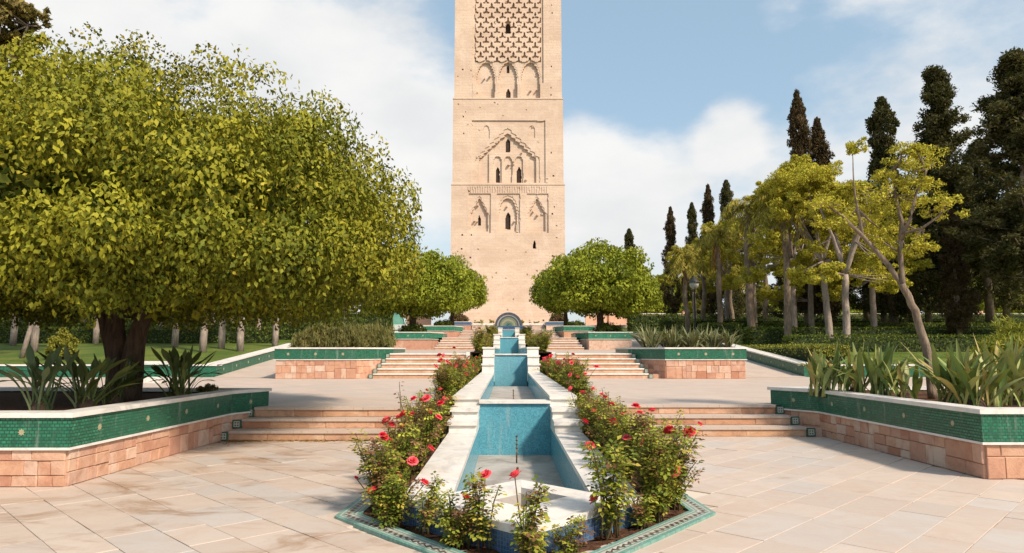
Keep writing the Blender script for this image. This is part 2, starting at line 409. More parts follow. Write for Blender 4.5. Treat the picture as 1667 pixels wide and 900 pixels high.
# ================================================================== STRUCTURE
# ground to the horizon, well below the terraces in the middle
g = MB(); prof = [(-300, -1.0), (20, -1.0), (26.3, .25), (36, 1.1), (90, 4.2), (130, 4.5), (2500, 5.0)]
xs = [-2500, -200, -60, -12.5, -12, 12, 12.5, 60, 200, 2500]
for (ya, za), (yb, zb) in zip(prof, prof[1:]):
    for xa, xb in zip(xs, xs[1:]):
        lo = lambda x, y: -1.4 if (abs(x) <= 12 and y < 88) else 0
        g.face([(xa, ya, za+lo(xa, ya)), (xb, ya, za+lo(xb, ya)), (xb, yb, zb+lo(xb, yb)), (xa, yb, zb+lo(xa, yb))])
tag(g.obj('ground', M['earth']), kind='structure')

YL, YR = 11.65, 12.15          # foot of the first stairs, each side
CH, BED = 1.05, 1.62           # outer half-width of the channel, of the rose bed
Z2 = .49
def z3(y): return 1.38 + (y-26.4)*.16/19.6
def z4(y): return 2.34 + (y-46.4)*.30/19.6
def z5(y): return 3.46 + (y-67.4)*.39/16.6
Z6 = 4.66

# level 1 plaza: base sheet + individual slabs
pl = MB()
for x0, x1, y0, y1 in ((-14, -CH, 6.2, 14), (CH, 14, 6.2, 14), (-14, 14, -8, 4.9)):
    pl.face([(x0, y0, -.012), (x1, y0, -.012), (x1, y1, -.012), (x0, y1, -.012)])
pl.face([(-14, 4.9, -.012), (-.0, 4.9, -.012), (-CH, 6.2, -.012), (-14, 6.2, -.012)]); pl.face([(0, 4.9, -.012), (14, 4.9, -.012), (14, 6.2, -.012), (CH, 6.2, -.012)])
plaza = tag(pl.obj('plaza', M['grout']), kind='structure')
def slab_mesh(bev):
    b = MB(); e = bev
    o = [(-.5, -.5), (.5, -.5), (.5, .5), (-.5, .5)]; i = [(-.5+e, -.5+2*e), (.5-e, -.5+2*e), (.5-e, .5-2*e), (-.5+e, .5-2*e)]
    b.strip(o, -1, -.12, True)
    for k in range(4):
        j = (k+1) % 4; b.face([(*o[k], -.12), (*o[j], -.12), (*i[j], 0), (*i[k], 0)])
    b.flat(i, 0); return b.mesh('slab')
sm = slab_mesh(.004); sm.materials.append(M['slab'])
SW, SL, a = .40, .76, R(45)
bedpoly = [(-1.7, 12), (-1.7, 6.4), (0, 4.5), (1.7, 6.4), (1.7, 12)]
def inbed(x, y): return abs(x) < 1.62 and y > 4.62 + abs(x)*1.15
nslab = 0
for side in (1, -1):
    v = -9.0
    while v < 14:
        sw = rnd.choice((.36, .40, .40, .44)); u = -14.0-rnd.random()
        while u < 14:
            sl = rnd.uniform(.5, 1.0); uc, vc = u+sl/2, v+sw/2; u += sl
            X = uc*math.cos(a) - vc*math.sin(a); Y = uc*math.sin(a) + vc*math.cos(a); X *= side
            if X*side < -.1 or not (4.7 < Y < (YL if side < 0 else YR)+.3) or abs(X) > 5.85 or inbed(X, Y): continue
            if Y > 8 and (X < -5.3 or X > 5.8): continue
            if abs(X) > .93*Y*.5+3.3: continue
            o = bpy.data.objects.new('paving_slab', sm); COL.objects.link(o); o.parent = plaza; nslab += 1
            o.location = (X, Y, rnd.uniform(-.003, .002)); o.rotation_euler = (rnd.gauss(0, .001), rnd.gauss(0, .001), a*side+rnd.gauss(0, .002))
            g1 = rnd.uniform(.002, .009); o.scale = (sl-g1, sw-g1, .02)
        v += sw
print('slabs', nslab)

# terraces and ramps
def sheet(name, quads, m):
    b = MB()
    for q in quads: b.face(q)
    return tag(b.obj(name, m), kind='structure')
def terr(y0, y1, zf, x0, x1, yfront=None):
    q = []
    for s in (-1, 1):
        ys = (yfront[0] if s < 0 else yfront[1]) if yfront else y0
        xa, xb = (s*x0, s*x1) if s > 0 else (s*x1, s*x0)
        q.append([(xa, ys, zf(ys)), (xb, ys, zf(ys)), (xb, y1, zf(y1)), (xa, y1, zf(y1))])
    return q
sheet('lower_terrace', terr(12.4, 27, lambda y: Z2, CH, 34, (YL+.72, YR+.72)), M['terrace'])
sheet('middle_terrace', terr(26.4, 47, z3, CH, 8.45), M['terrace'])
sheet('upper_terrace', terr(46.4, 68, z4, CH, 8.45), M['terrace'])
sheet('top_terrace', terr(67.4, 86, z5, CH, 8.45), M['terrace'])
rp = [(25.8, Z2+.004), (36, 1.42), (46, 1.58), (56, 2.42), (66, 2.68), (76, 3.5), (86, 3.9)]
def ramp_z(y):
    for (ya, za), (yb, zb) in zip(rp, rp[1:]):
        if y <= yb: return za + (max(y, ya)-ya)*(zb-za)/(yb-ya)
    return rp[-1][1]
q = []
for s in (-1, 1):
    for (ya, za), (yb, zb) in zip(rp, rp[1:]):
        xa, xb = sorted((s*8.45, s*11.1)); q.append([(xa, ya, za), (xb, ya, za), (xb, yb, zb), (xa, yb, zb)])
sheet('ramp_path', q, M['terrace'])
b = MB(); b.box(-30, 30, 86, 130, 3.2, Z6); tag(b.obj('esplanade', M['terrace']), kind='structure')
def lawn_z(y): return .84 + .085*(min(y, 36)-26.3) + .052*max(0, y-36)
for s, nm in ((-1, 'west'), (1, 'east')):
    b = MB(); ys = [26.35, 30, 36, 45, 55, 70, 86]
    for ya, yb in zip(ys, ys[1:]):
        for xa, xb in ((11.55, 20), (20, 40), (40, 110)):
            xx = sorted((s*xa, s*xb)); b.face([(xx[0], ya, lawn_z(ya)), (xx[1], ya, lawn_z(ya)), (xx[1], yb, lawn_z(yb)), (xx[0], yb, lawn_z(yb))])
    tag(b.obj('lawn', M['grass']), kind='structure')

# ------------------------------------------------------------------ planters
def block_mesh(r):
    """chamfered, slightly uneven unit stone: x 0..1, z 0..1, front at y=-1"""
    e = .05; j = lambda: r.uniform(-.012, .012)
    o = [(0, 0), (1, 0), (1, 1), (0, 1)]; i = [(e*.6+j(), e+j()), (1-e*.6+j(), e+j()), (1-e*.6+j(), 1-e+j()), (e*.6+j(), 1-e+j())]
    dy = [r.uniform(-.15, .15) for _ in range(4)]
    b = MB()
    for k in range(4):
        n = (k+1) % 4
        b.face([(o[k][0], 0, o[k][1]), (o[n][0], 0, o[n][1]), (o[n][0], -.7, o[n][1]), (o[k][0], -.7, o[k][1])])
        b.face([(o[k][0], -.7, o[k][1]), (o[n][0], -.7, o[n][1]), (i[n][0], -1+dy[n], i[n][1]), (i[k][0], -1+dy[k], i[k][1])])
    c = (.5, -1.02+r.uniform(-.1, .1), .5)
    for k in range(4):
        n = (k+1) % 4; b.face([(i[k][0], -1+dy[k], i[k][1]), (i[n][0], -1+dy[n], i[n][1]), c])
    return b.mesh('stone')
BL = [block_mesh(rnd) for _ in range(6)]
for me in BL: me.materials.append(M['stone'])
BLR = [me.copy() for me in BL[:3]]
for me in BLR: me.materials.clear(); me.materials.append(M['riser'])

def star_mesh():
    b = MB(); pts = []
    for k in range(16):
        th = math.pi*k/8; r = 1. if k % 2 == 0 else .62; pts.append((r*math.cos(th), r*math.sin(th)))
    b.face([(x, -.5, z) for x, z in pts])
    for k in range(16):
        n = (k+1) % 16; b.face([(pts[k][0], 0, pts[k][1]), (pts[n][0], 0, pts[n][1]), (pts[n][0], -.5, pts[n][1]), (pts[k][0], -.5, pts[k][1])])
    return b.mesh('star')
STAR = star_mesh(); STAR.materials.append(M['star'])

def wall_pieces(parent, a, b_, z0, heights, lmin, lmax, meshes, name, depth=.035, gap=.005, ashlar=False):
    """stones along the line a->b_ (outside to the right); ashlar: random bays of one, two or three stones"""
    ax, ay = a; L = math.hypot(b_[0]-ax, b_[1]-ay); th = math.atan2(b_[1]-ay, b_[0]-ax); inv = pinv(parent)
    def stone(u, l, z, h):
        o = bpy.data.objects.new(name, rnd.choice(meshes)); COL.objects.link(o); o.parent = parent; o.matrix_parent_inverse = inv
        o.location = (ax+math.cos(th)*(u+gap/2), ay+math.sin(th)*(u+gap/2), z+gap/2); o.rotation_euler = (0, 0, th)
        o.scale = (l-gap, depth*rnd.uniform(.7, 1.15), h-gap)
    def course(u0, u1, z, h):
        u = u0
        while u < u1-.01:
            l = rnd.uniform(lmin, lmax)
            if u1-u-l < lmin*.7: l = u1-u
            stone(u, l, z, h); u += l
    if not ashlar:
        z = z0
        for h in heights: course(0., L, z, h); z += h
        return
    H_ = sum(heights); u = 0.
    while u < L-.01:
        l = rnd.uniform(.45, .95)
        if L-u-l < .4: l = L-u
        f = rnd.choice(((.38, .34, .28), (.3, .4, .3), (.55, .45), (.42, .58), (.28, .36, .36), (.65, .35)))
        z = z0
        for k in f: course(u, u+l, z, H_*k); z += H_*k
        u += l

def planter(label, poly, z0, zc, hs, stone_edges, star_edges, courses=None, tile='green', group=None, cw=.27, star_r=.038, star_gap=1.15):
    poly = ccw(poly); c = (sum(p[0] for p in poly)/len(poly), sum(p[1] for p in poly)/len(poly), z0)
    t = tag(empty('planter', c), label, 'planter', group)
    zs = z0 + hs
    b = MB(); b.prism(offset(poly, -.05), z0-.06, zs); b.obj('base_core', M['mortar'] if courses else M['stone'], t)
    if courses:
        n = len(poly); inner = offset(poly, -.05)
        for e in stone_edges:
            wall_pieces(t, inner[e], inner[(e+1) % n], z0, [hs*k for k in courses], .14, .38, BL, 'stone', ashlar=True)
    b = MB(); b.prism(offset(poly, .012), zs, zs+.028); b.obj('lower_trim', M['white'], t)
    tb = MB(); tb.strip(poly, zs+.028, zc-.055, True); band = tb.obj('tile_band', M[tile], t)
    b = MB(); b.ring(offset(poly, .03), offset(poly, -cw), zc-.055, zc); b.obj('coping', M['white'], t)
    b = MB(); so_ = offset(poly, -cw+.01); b.flat(so_, zc-.075); b.obj('soil', M['soil'], t)
    inv_b = pinv(band); n = len(poly)
    for e in star_edges:
        a_, b_ = poly[e], poly[(e+1) % n]; L = math.hypot(b_[0]-a_[0], b_[1]-a_[1]); th = math.atan2(b_[1]-a_[1], b_[0]-a_[0])
        k = max(1, round(L/star_gap))
        for i in range(k):
            u = (i+.5)/k*L
            o = bpy.data.objects.new('star_inlay', STAR); COL.objects.link(o); o.parent = band; o.matrix_parent_inverse = inv_b
            o.location = (a_[0]+math.cos(th)*u, a_[1]+math.sin(th)*u, (zs+zc)/2-.01); o.rotation_euler = (0, 0, th); o.scale = (star_r, .012, star_r)
    return t
def edges_of(poly, pairs):
    P = ccw(poly); out = []
    for i in range(len(P)):
        for a_, b_ in pairs:
            if {tuple(P[i]), tuple(P[(i+1) % len(P)])} == {tuple(a_), tuple(b_)}: out.append(i)
    return out
SIDE = {-1: 'glazed pavilion side', 1: 'palm grove side'}
L1 = [(-12.5, 7.75), (-4.98, 7.75), (-4.86, 11.9), (-4.5, 12.7), (-12.5, 13.3)]
R1 = [(12.5, 8.12), (5.44, 8.12), (5.36, 12.2), (4.85, 13.05), (12.5, 13.6)]
for P, lab in ((L1, 'low green-tiled planter on the lower plaza holding the huge spreading ficus'), (R1, 'low green-tiled planter on the lower plaza holding the slanting yellow-leaved tree')):
    vis = edges_of(P, [(P[0], P[1]), (P[1], P[2]), (P[2], P[3])])
    planter(lab, P, 0, .81, .40, vis, vis, (.36, .34, .30), star_r=.04)
def tier(s, y0, zf, top, xo=8.42, xi=5.5):
    return [(s*xo, y0), (s*xi, y0), (s*5.05, y0+.95), (s*4.55, y0+2.1), (s*4.55, y0+5.2), (s*xo, y0+5.2)]
for s, lab in ((-1, 'green-tiled planter on the lower terrace overgrown with fine grassy bushes'), (1, 'green-tiled planter on the lower terrace filled with spiky strap-leaved clumps')):
    P = tier(s, 24.5, 0, 0); vis = edges_of(P, [(P[0], P[1]), (P[1], P[2]), (P[2], P[3])])
    planter(lab, P, Z2, 1.60, .66, vis, edges_of(P, [(P[0], P[1])]), (.36, .34, .30), star_r=.06, star_gap=1.)
for s in (-1, 1):
    P = tier(s, 45, 0, 0, 8.1, 5.2); vis = edges_of(P, [(P[0], P[1]), (P[1], P[2]), (P[2], P[3])])
    planter('green-tiled planter on the middle terrace under a round clipped ficus, '+SIDE[s], P, z3(45), 2.70, .68, vis, edges_of(P, [(P[0], P[1])]), None, 'greenfar', 'middle terrace planters', star_r=.06, star_gap=1.)
for s in (-1, 1):
    P = tier(s, 65.5, 0, 0, 8.2, 5.25); planter('small green-tiled planter on the upper terrace near the tower, '+SIDE[s], P, z4(65.5), 3.83, .68, [], [], None, 'greenfar', 'upper terrace planters')
for s in (-1, 1):
    P = [(s*7.9, 84), (s*4.6, 84), (s*4.6, 87), (s*7.9, 87)]
    planter('navy-tiled planter at the end of the gardens before the tower, '+SIDE[s], P, z5(84), 5.0, .7, [], [], None, 'navy', 'navy tiled planters')

# ------------------------------------------------------------------ stairs
def zel_mesh():
    b = MB(); b.box(-.5, .5, -1, 0, 0, 1); return b.mesh('end_tile')
def m_endtile():
    m, t, p = material('end_tile_pattern'); uv = t.node('ShaderNodeUVMap').outputs[0]
    s = t.node('ShaderNodeSeparateXYZ'); t.l.new(uv, s.inputs[0])
    ax = t.math('ABSOLUTE', s.outputs[0]); ay = t.math('ABSOLUTE', t.math('SUBTRACT', s.outputs[1], .5))
    mx = t.math('MAXIMUM', ax, ay); sq = t.math('LESS_THAN', t.math('ABSOLUTE', t.math('SUBTRACT', mx, .3)), .06)
    cr = t.math('LESS_THAN', t.math('MINIMUM', ax, ay), .07); c = t.mix(t.math('MAXIMUM', sq, t.math('MULTIPLY', cr, t.math('LESS_THAN', mx, .34))), (.035, .10, .07), (.42, .42, .36))
    setp(t, p, c, .35, .4); return m
ZEL = zel_mesh(); ZEL.materials.append(m_endtile())
def stairs(label, s, y0, zb, ztop, n, xo, xo2, group=None, stones=False, tread=.35):
    t = tag(empty('stairs', (s*(BED+xo)/2, y0, zb)), label, 'stairs', group); h = (ztop-zb)/n
    for i in range(n):
        y = y0+i*tread; xe = xo+(xo2-xo)*i/max(1, n-1); xa, xb = sorted((s*(BED+.09), s*xe)); z = zb+i*h
        yb = y+tread+.12 if i < n-1 else y+tread*1.15
        b = MB(); b.box(xa, xb, y, yb, z-.05, z+h-.045); b.obj('riser_core', M['riser'] if not stones else M['mortar'], t)
        if stones: wall_pieces(t, (xa, y), (xb, y), z, [h-.045], .45, 1.0, BLR, 'riser_stone', .012, .006)
        tb = MB(); x0, x1 = xa-.0, xb+.0
        k = 3 if stones else 1
        for j in range(k):
            tb = MB(); tb.box(x0+(x1-x0)*j/k+.002, x0+(x1-x0)*(j+1)/k-.002, y-.035, yb, z+h-.045, z+h+.003*(i == n-1)); tb.obj('tread', M['white'] if not stones else M['terrace'], t)
        if group is None:
            o = bpy.data.objects.new('end_tile', ZEL); COL.objects.link(o); o.parent = t; o.matrix_parent_inverse = pinv(t)
            o.location = (s*(xe+.075), y-.005, z+.005); o.scale = (.145, .05, h-.02)
            f = MB(); xq = sorted((s*(xe+.0), s*(xe+.5))); f.box(xq[0], xq[1], y+.002, yb, z-.05, z+h-.02); f.obj('cheek', M['stone'], t)
    return t
stairs('three wide marble steps beside the planter of the huge ficus', -1, YL, 0, Z2, 3, 4.78, 4.62, None, True)
stairs('three wide marble steps beside the planter of the slanting yellow-leaved tree', 1, YR, 0, Z2, 3, 5.1, 4.85, None, True)
for s, l in ((-1, 'five marble steps beside the planter of grassy bushes'), (1, 'five marble steps beside the planter of spiky clumps')):
    stairs(l, s, 24.75, Z2, z3(26.4), 5, 4.95, 4.6)
for s in (-1, 1):
    stairs('five marble steps rising from the middle terrace, '+SIDE[s], s, 45.0, z3(45), z4(46.6), 5, 4.9, 4.55, 'middle terrace steps')
    stairs('small far flight of steps rising from the upper terrace, '+SIDE[s], s, 66.0, z4(66), z5(67.5), 5, 4.9, 4.55, 'upper terrace steps')
    stairs('far steps climbing to the esplanade of the tower, '+SIDE[s], s, 84.2, z5(84.2), Z6, 5, 4.55, 4.55, 'top terrace steps')

# ------------------------------------------------------------------ side walls along the ramps
for s, lab in ((-1, 'low green-tiled ramp wall with white coping on the ficus side'), (1, 'low green-tiled ramp wall with white coping on the palm and cypress side')):
    t = tag(empty('ramp_wall', (s*11.1, 26, Z2)), lab, 'wall')
    ys = [26, 31, 36, 46, 56, 66, 76, 85]
    ztop = lambda y: ramp_z(y)+.45
    path = [(s*11.1, y) for y in ys]
    b = MB(); b.strip(path if s < 0 else path[::-1], lambda y: ramp_z(y)-.1, lambda y: ztop(y)-.05) ; 
    b.strip([(s*11.1, 26), (s*34, 26)] if s > 0 else [(s*34, 26), (s*11.1, 26)], Z2-.1, ztop(26)-.05)
    band = b.obj('tile_band', M['green'], t); inv_b = pinv(band)
    b = MB()
    for ya, yb in zip(ys, ys[1:]):
        o0, o1 = s*11.06, s*11.62
        for q in ([(o0, ya, ztop(ya)), (o1, ya, ztop(ya)), (o1, yb, ztop(yb)), (o0, yb, ztop(yb))],
                  [(o0, ya, ztop(ya)-.05), (o0, ya, ztop(ya)), (o0, yb, ztop(yb)), (o0, yb, ztop(yb)-.05)],
                  [(o1, ya, ztop(ya)-.3), (o1, ya, ztop(ya)), (o1, yb, ztop(yb)), (o1, yb, ztop(yb)-.3)]): b.face(q)
    xx = sorted((s*11.06, s*34)); b.box(xx[0], xx[1], 25.96, 26.45, ztop(26)-.05, ztop(26)+.002)
    b.obj('coping', M['white'], t)
    for i in range(7):
        y = 26.7+i*1.25; o = bpy.data.objects.new('star_inlay', STAR); COL.objects.link(o); o.parent = band; o.matrix_parent_inverse = inv_b
        o.location = (s*11.1, y, ztop(y)-.25); o.rotation_euler = (0, 0, R(90)*(1 if s < 0 else -1)); o.scale = (.06, .015, .06)
p = at(247, 600, 22.0)
t = tag(empty('tiled_pedestal', (p.x, 22, Z2)), 'small square green-tiled pedestal with white cap behind the huge ficus', 'pedestal')
b = MB(); b.box(p.x-.42, p.x+.42, 21.6, 22.4, Z2-.02, Z2+.18); b.obj('plinth', M['white'], t)
b = MB(); b.box(p.x-.36, p.x+.36, 21.66, 22.34, Z2+.18, Z2+.56); b.obj('tile_body', M['greenfar'], t)
b = MB(); b.box(p.x-.46, p.x+.46, 21.56, 22.44, Z2+.56, Z2+.66); b.obj('cap', M['white'], t)

# ------------------------------------------------------------------ rose bed with mosaic border
t = tag(empty('rose_bed', (0, 6, 0)), 'pointed bed of dark soil edged with green and cream mosaic around the channel', 'flower bed')
BT, BS = (0.03, 4.42), 1.64
inner = [(-BS+.2, YL), (-BS+.2, 7.25), (-BS+.06, 6.85), (-BS+.18, 6.42), (BT[0], 4.72), (BS-.12, 6.5), (BS-.0, 6.95), (BS-.14, 7.3), (BS-.14, YR)]
outer = [(-BS-.0, YL), (-BS-.0, 7.32), (-BS-.16, 6.9), (-BS-.0, 6.3), (BT[0], 4.40), (BS+.08, 6.42), (BS+.24, 7.0), (BS+.06, 7.35), (BS+.06, YR)]
# simplify to: straight side, kinked corner, pointed front
inner = [(-1.42, YL), (-1.42, 7.15), (-1.46, 6.42), (.03, 4.66), (1.56, 6.52), (1.52, 7.2), (1.52, YR)]
outer = [(-1.62, YL), (-1.62, 7.2), (-1.68, 6.33), (.03, 4.36), (1.78, 6.44), (1.72, 7.2), (1.72, YR)]
b = MB(); u = 0
for i in range(len(inner)-1):
    A, B, C, D = outer[i], outer[i+1], inner[i+1], inner[i]; L = math.hypot(B[0]-A[0], B[1]-A[1])
    b.face([(*A, .022), (*B, .022), (*C, .022), (*D, .022)], [(u, 0), (u+L, 0), (u+L, .2), (u, .2)]); 
    b.face([(*A, -.01), (*B, -.01), (*B, .022), (*A, .022)], [(u, 0), (u+L, 0), (u+L, .01), (u, .01)])
    b.face([(*C, -.03), (*D, -.03), (*D, .022), (*C, .022)], [(u, .2), (u+L, .2), (u+L, .19), (u, .19)]); u += L
b.obj('mosaic_border', M['border'], t)
# soil as an uneven sheet between border and channel
def soil_sheet(name, cells, parent):
    b = MB(); b.v = []; 
    for x0, x1, y0, y1, z in cells:
        nx, ny = max(2, int((x1-x0)/.09)), max(2, int((y1-y0)/.12))
        base = len(b.v)
        for j in range(ny+1):
            for i in range(nx+1):
                x = x0+(x1-x0)*i/nx; y = y0+(y1-y0)*j/ny
                b.v.append((x, y, z+rnd.uniform(-.014, .02)))
        for j in range(ny):
            for i in range(nx):
                k = base+j*(nx+1)+i; b.f.append([k, k+1, k+nx+2, k+nx+1]); b.uv.append([(0, 0)]*4); b.sm.append(True)
    return b.obj(name, M['soil'], parent)
cells = [(-1.44, -1.04, 6.4, YL, .005), (1.04, 1.54, 6.4, YR, .005)]
for k in range(20):
    y = 4.7+k*.09; wl = -(y-4.66)/(6.42-4.66)*1.47; wr = (y-4.66)/(6.52-4.66)*1.53+.03; cells.append((wl, wr, y, y+.1, -.003))
soil_sheet('soil', cells, t)
# beds on the upper levels
for s in (-1, 1):
    for ya, yb, zf, lab in ((YL if s < 0 else YR, 25, lambda y: Z2, 'lower terrace'), (26.4, 45.2, z3, 'middle terrace'), (46.4, 66.2, z4, 'upper terrace')):
        ya2 = ya + (.72 if ya < 20 else 0)
        t2 = tag(empty('rose_bed', (s*1.35, ya2, zf(ya2))), f'narrow soil strip planted with roses on the {lab}, {SIDE[s]}', 'flower bed', f'rose strips on the {lab}')
        xa, xb = sorted((s*CH, s*(BED-.06))); n = 12
        b = MB()
        for k in range(n):
            y0, y1 = ya2+(yb-ya2)*k/n, ya2+(yb-ya2)*(k+1)/n; b.face([(xa, y0, zf(y0)+.03), (xb, y0, zf(y0)+.03), (xb, y1, zf(y1)+.03), (xa, y1, zf(y1)+.03)])
        b.obj('soil', M['soil'], t2)
        b = MB(); x0, x1 = sorted((s*(BED-.06), s*(BED+.08)))
        b.face([(x0, ya2, zf(ya2)+.05), (x1, ya2, zf(ya2)+.05), (x1, yb, zf(yb)+.05), (x0, yb, zf(yb)+.05)]); xo_ = x0 if s < 0 else x1
        b.face([(xo_, ya2, zf(ya2)-.02), (xo_, yb, zf(yb)-.02), (xo_, yb, zf(yb)+.05), (xo_, ya2, zf(ya2)+.05)])
        b.box(x0, x1, ya2-.3, ya2, zf(ya2)-.5, zf(ya2)+.05)
        b.obj('kerb', M['white'], t2)

# ------------------------------------------------------------------ cascade channel
t = tag(empty('cascade_fountain', (0, 5.1, 0)), 'long stepped marble fountain channel lined with turquoise tiles and ending in a point', 'fountain')
IN = .62; TH = .06
zA, zB, zC, zD, zE = .22, .71, 1.62, 2.58, 3.70
OL, OR, T = (-CH, 6.15), (CH, 6.15), (0, 5.1); Hb, Hl, Hf, Hr = (0, 6.58), (-.4, 6.18), (0, 5.78), (.4, 6.18); Bl, Bm, Br = (-IN, 6.36), (0, 6.98), (IN, 6.36)
def cop(poly, z, name='coping', th=TH, m='white'):
    b = MB(); b.prism(ccw(poly), z-th, z); return b.obj(name, M[m], t)
cop([OL, T, Hf, Hl, Hb, Bm, Bl], zA); cop([(.0, 5.1), OR, Br, (.001, 6.98), (.001, 6.58), Hr, (.001, 5.78)], zA)
def side_copings(y0, y1, z, name='coping', joints=0):
    n = max(1, joints); r_ = .03
    for s in (-1, 1):
        for k in range(n):
            a_, b_ = y0+(y1-y0)*k/n, y0+(y1-y0)*(k+1)/n; xx = sorted((s*(IN-r_*.5), s*(CH+r_)))
            b = MB(); b.box(xx[0], xx[1], a_+(.002 if k else 0), b_-.002, z-TH, z); b.obj(name, M['white'], t)
def side_body(y0, y1, zb, zt):
    for s in (-1, 1):
        xx = sorted((s*IN, s*CH)); b = MB(); b.box(xx[0], xx[1], y0, y1, zb, zt); b.obj('side_wall', M['blue'], t)
for s in (-1, 1):
    xx = sorted((s*IN, s*CH)); lo, hi = (OL, Bl) if s < 0 else (Br, OR)
    for q_ in ([(s*CH, 6.15), (s*IN, 6.36), (s*IN, 7.597), (s*CH, 7.597)], [(s*CH, 7.6), (s*IN, 7.6), (s*IN, 9.247), (s*CH, 9.247)], [(s*CH, 9.25), (s*IN, 9.25), (s*IN, 10.95), (s*CH, 10.95)]):
        b = MB(); b.prism(ccw(q_), zA-TH, zA+rnd.uniform(-.003, .001)); b.obj('coping', M['white'], t)
b = MB(); b.strip([(-CH, 10.95), OL, T, OR, (CH, 10.95)], -.08, zA-TH); b.obj('outer_wall', M['navy'], t)
b = MB(); b.strip([(-IN, 10.95), Bl, Bm, Br, (IN, 10.95)][::-1], -.32, zA-TH); b.obj('inner_wall', M['blue'], t)
b = MB(); b.strip([Hl, Hf, Hr, Hb][::-1], -.06, zA-TH, True); b.obj('star_pool_wall', M['floor'], t)
b = MB(); b.flat([Bl, Br, (IN, 12.2), (-IN, 12.2), ], -.30); b.face([(*Bl, -.30), (*Bm, -.302), (*Br, -.30)]); b.flat([Hl, Hf, Hr, Hb], -.05); b.obj('basin_floor', M['floor'], t)
side_body(10.95, 12.05, -.32, zA-TH)
# first flight of coping steps
for k, y in enumerate((10.95, 11.5, 12.05)):
    z = zA + (k+1)*(zB-zA)/3; y1 = (11.5, 12.05, 12.3)[k]
    for s in (-1, 1):
        xx = sorted((s*IN, s*CH)); b = MB(); b.box(xx[0], xx[1], y, y1, zA-TH if k == 0 else zA-TH, z-.05); b.obj('step_block', M['white'], t)
    side_copings(y-.04, y1 if k < 2 else 12.3, z-.0, 'coping')
    
def section(y0, y1, zc, floor, lip, nxt, steps):
    """basin from wall at y0 to the next rise at y1"""
    side_body(y0+.3, y1, floor-.1, zc-TH); side_copings(y0+.25 if y0 < 13 else y0+.3, y1, zc, joints=max(2, int((y1-y0)/2.2)))
    b = MB(); b.face([(-IN, y0, floor), (IN, y0, floor), (IN, y1, floor), (-IN, y1, floor)]); b.obj('basin_floor', M['floor'], t)
    b = MB(); b.box(-IN, IN, y0, y0+.22, floor-1.2, lip-.05); b.obj('cascade_wall', M['blue'], t)
    b = MB(); b.box(-IN, IN, y0-.05, y0+.26, lip-.05, lip); b.obj('lip', M['white'], t)
    ys = [y1+i*.5 for i in range(steps)]
    for k, y in enumerate(ys):
        z = zc+(k+1)*(nxt-zc)/steps; ye = y+.5 if k < steps-1 else y+.3
        for s in (-1, 1):
            xx = sorted((s*IN, s*CH)); b = MB(); b.box(xx[0], xx[1], y, ye, zc-TH-.3, z-.05); b.obj('step_block', M['white'], t)
        side_copings(y-.04, ye, z)
section(12.05, 25.0, zB, .2, .63, zC, 3)
section(26.0, 45.0, zC, 1.0, 1.37, zD, 3)
section(46.0, 66.0, zD, 1.9, 2.37, zE, 3)
side_body(67.3, 79.0, 2.8, zE-TH); side_copings(67.3, 79.0, zE, joints=4)
b = MB(); b.box(-IN, IN, 67.0, 67.25, 1.8, 3.45); b.obj('cascade_wall', M['blue'], t)
b = MB(); b.box(-IN, IN, 66.95, 67.3, 3.45, 3.5); b.obj('lip', M['white'], t)
b = MB(); b.face([(-IN, 67, 3.2), (IN, 67, 3.2), (IN, 79, 3.2), (-IN, 79, 3.2)]); b.obj('basin_floor', M['floor'], t)
for y, z0, z1 in ((11.2, -.3, .14), (17.2, .2, .52), (10.2, -.3, -.22)):
    b = MB(); b.tube([(0.02, y, z0), (0.02, y, z0+(z1-z0)*.55)], .012, 8); 
    for k in range(4): b.lathe([(.006, 0), (.018, .012), (.018, .026), (.006, .036)], 8, (0.02, y, z0+(z1-z0)*(.5+.14*k)))
    b.tube([(0.02, y, z0), (0.02, y, z1)], .008, 6); b.obj('nozzle', M['brass'], t)

# half-round tiled wall fountain at the head of the channel
t = tag(empty('wall_fountain', (0, 79.5, z5(79.5))), 'half-round fountain back wall of concentric mosaic rings in front of the tower', 'fountain')
c = at(826.6, 531, 80); zc_ = c.z
b = MB(); b.box(-1.75, 1.75, 78.6, 80.2, 3.2, zc_-.12); b.obj('basin_body', M['navy'], t)
b = MB(); b.ring([(-1.8, 78.55), (1.8, 78.55), (1.8, 80.25), (-1.8, 80.25)], [(-1.5, 78.8), (1.5, 78.8), (1.5, 79.9), (-1.5, 79.9)], zc_-.12, zc_); b.obj('basin_rim', M['navy'], t)
ringm = [m_plain('ring_slate', (.10, .10, .13), (.05, .055, .08), 9, .4), m_plain('ring_cream', (.40, .38, .33), (.3, .3, .27), 9, .4), m_plain('ring_sage', (.22, .25, .15), (.14, .18, .10), 9, .4),
         m_plain('ring_buff', (.36, .33, .24), (.26, .26, .18), 9, .4), m_plain('ring_teal', (.10, .20, .19), (.07, .14, .15), 9, .4)]
radii = [1.6, 1.34, 1.2, 1.02, .84, .62, .38, .16]
for k in range(len(radii)-1):
    b = MB(); n = 28; y = 79.9-.0-(.06 if k == 0 else .02*(k % 2))
    for i in range(n):
        t0, t1 = math.pi*i/n, math.pi*(i+1)/n; P = lambda r, th, yy: (r*math.cos(th), yy, zc_+.02+r*math.sin(th))
        r0, r1 = radii[k], radii[k+1] if k < len(radii)-2 else 0.0
        b.face([P(r1, t1, y), P(r1, t0, y), P(r0, t0, y), P(r0, t1, y)]); b.face([P(r0, t0, y), P(r0, t0, 80.15), P(r0, t1, 80.15), P(r0, t1, y)])
    if k == 0: b.face([P(r0, math.pi*i/n, 80.15) for i in range(n+1)])
    b.obj('mosaic_ring', ringm[(0, 1, 0, 2, 3, 2, 4)[k]], t)
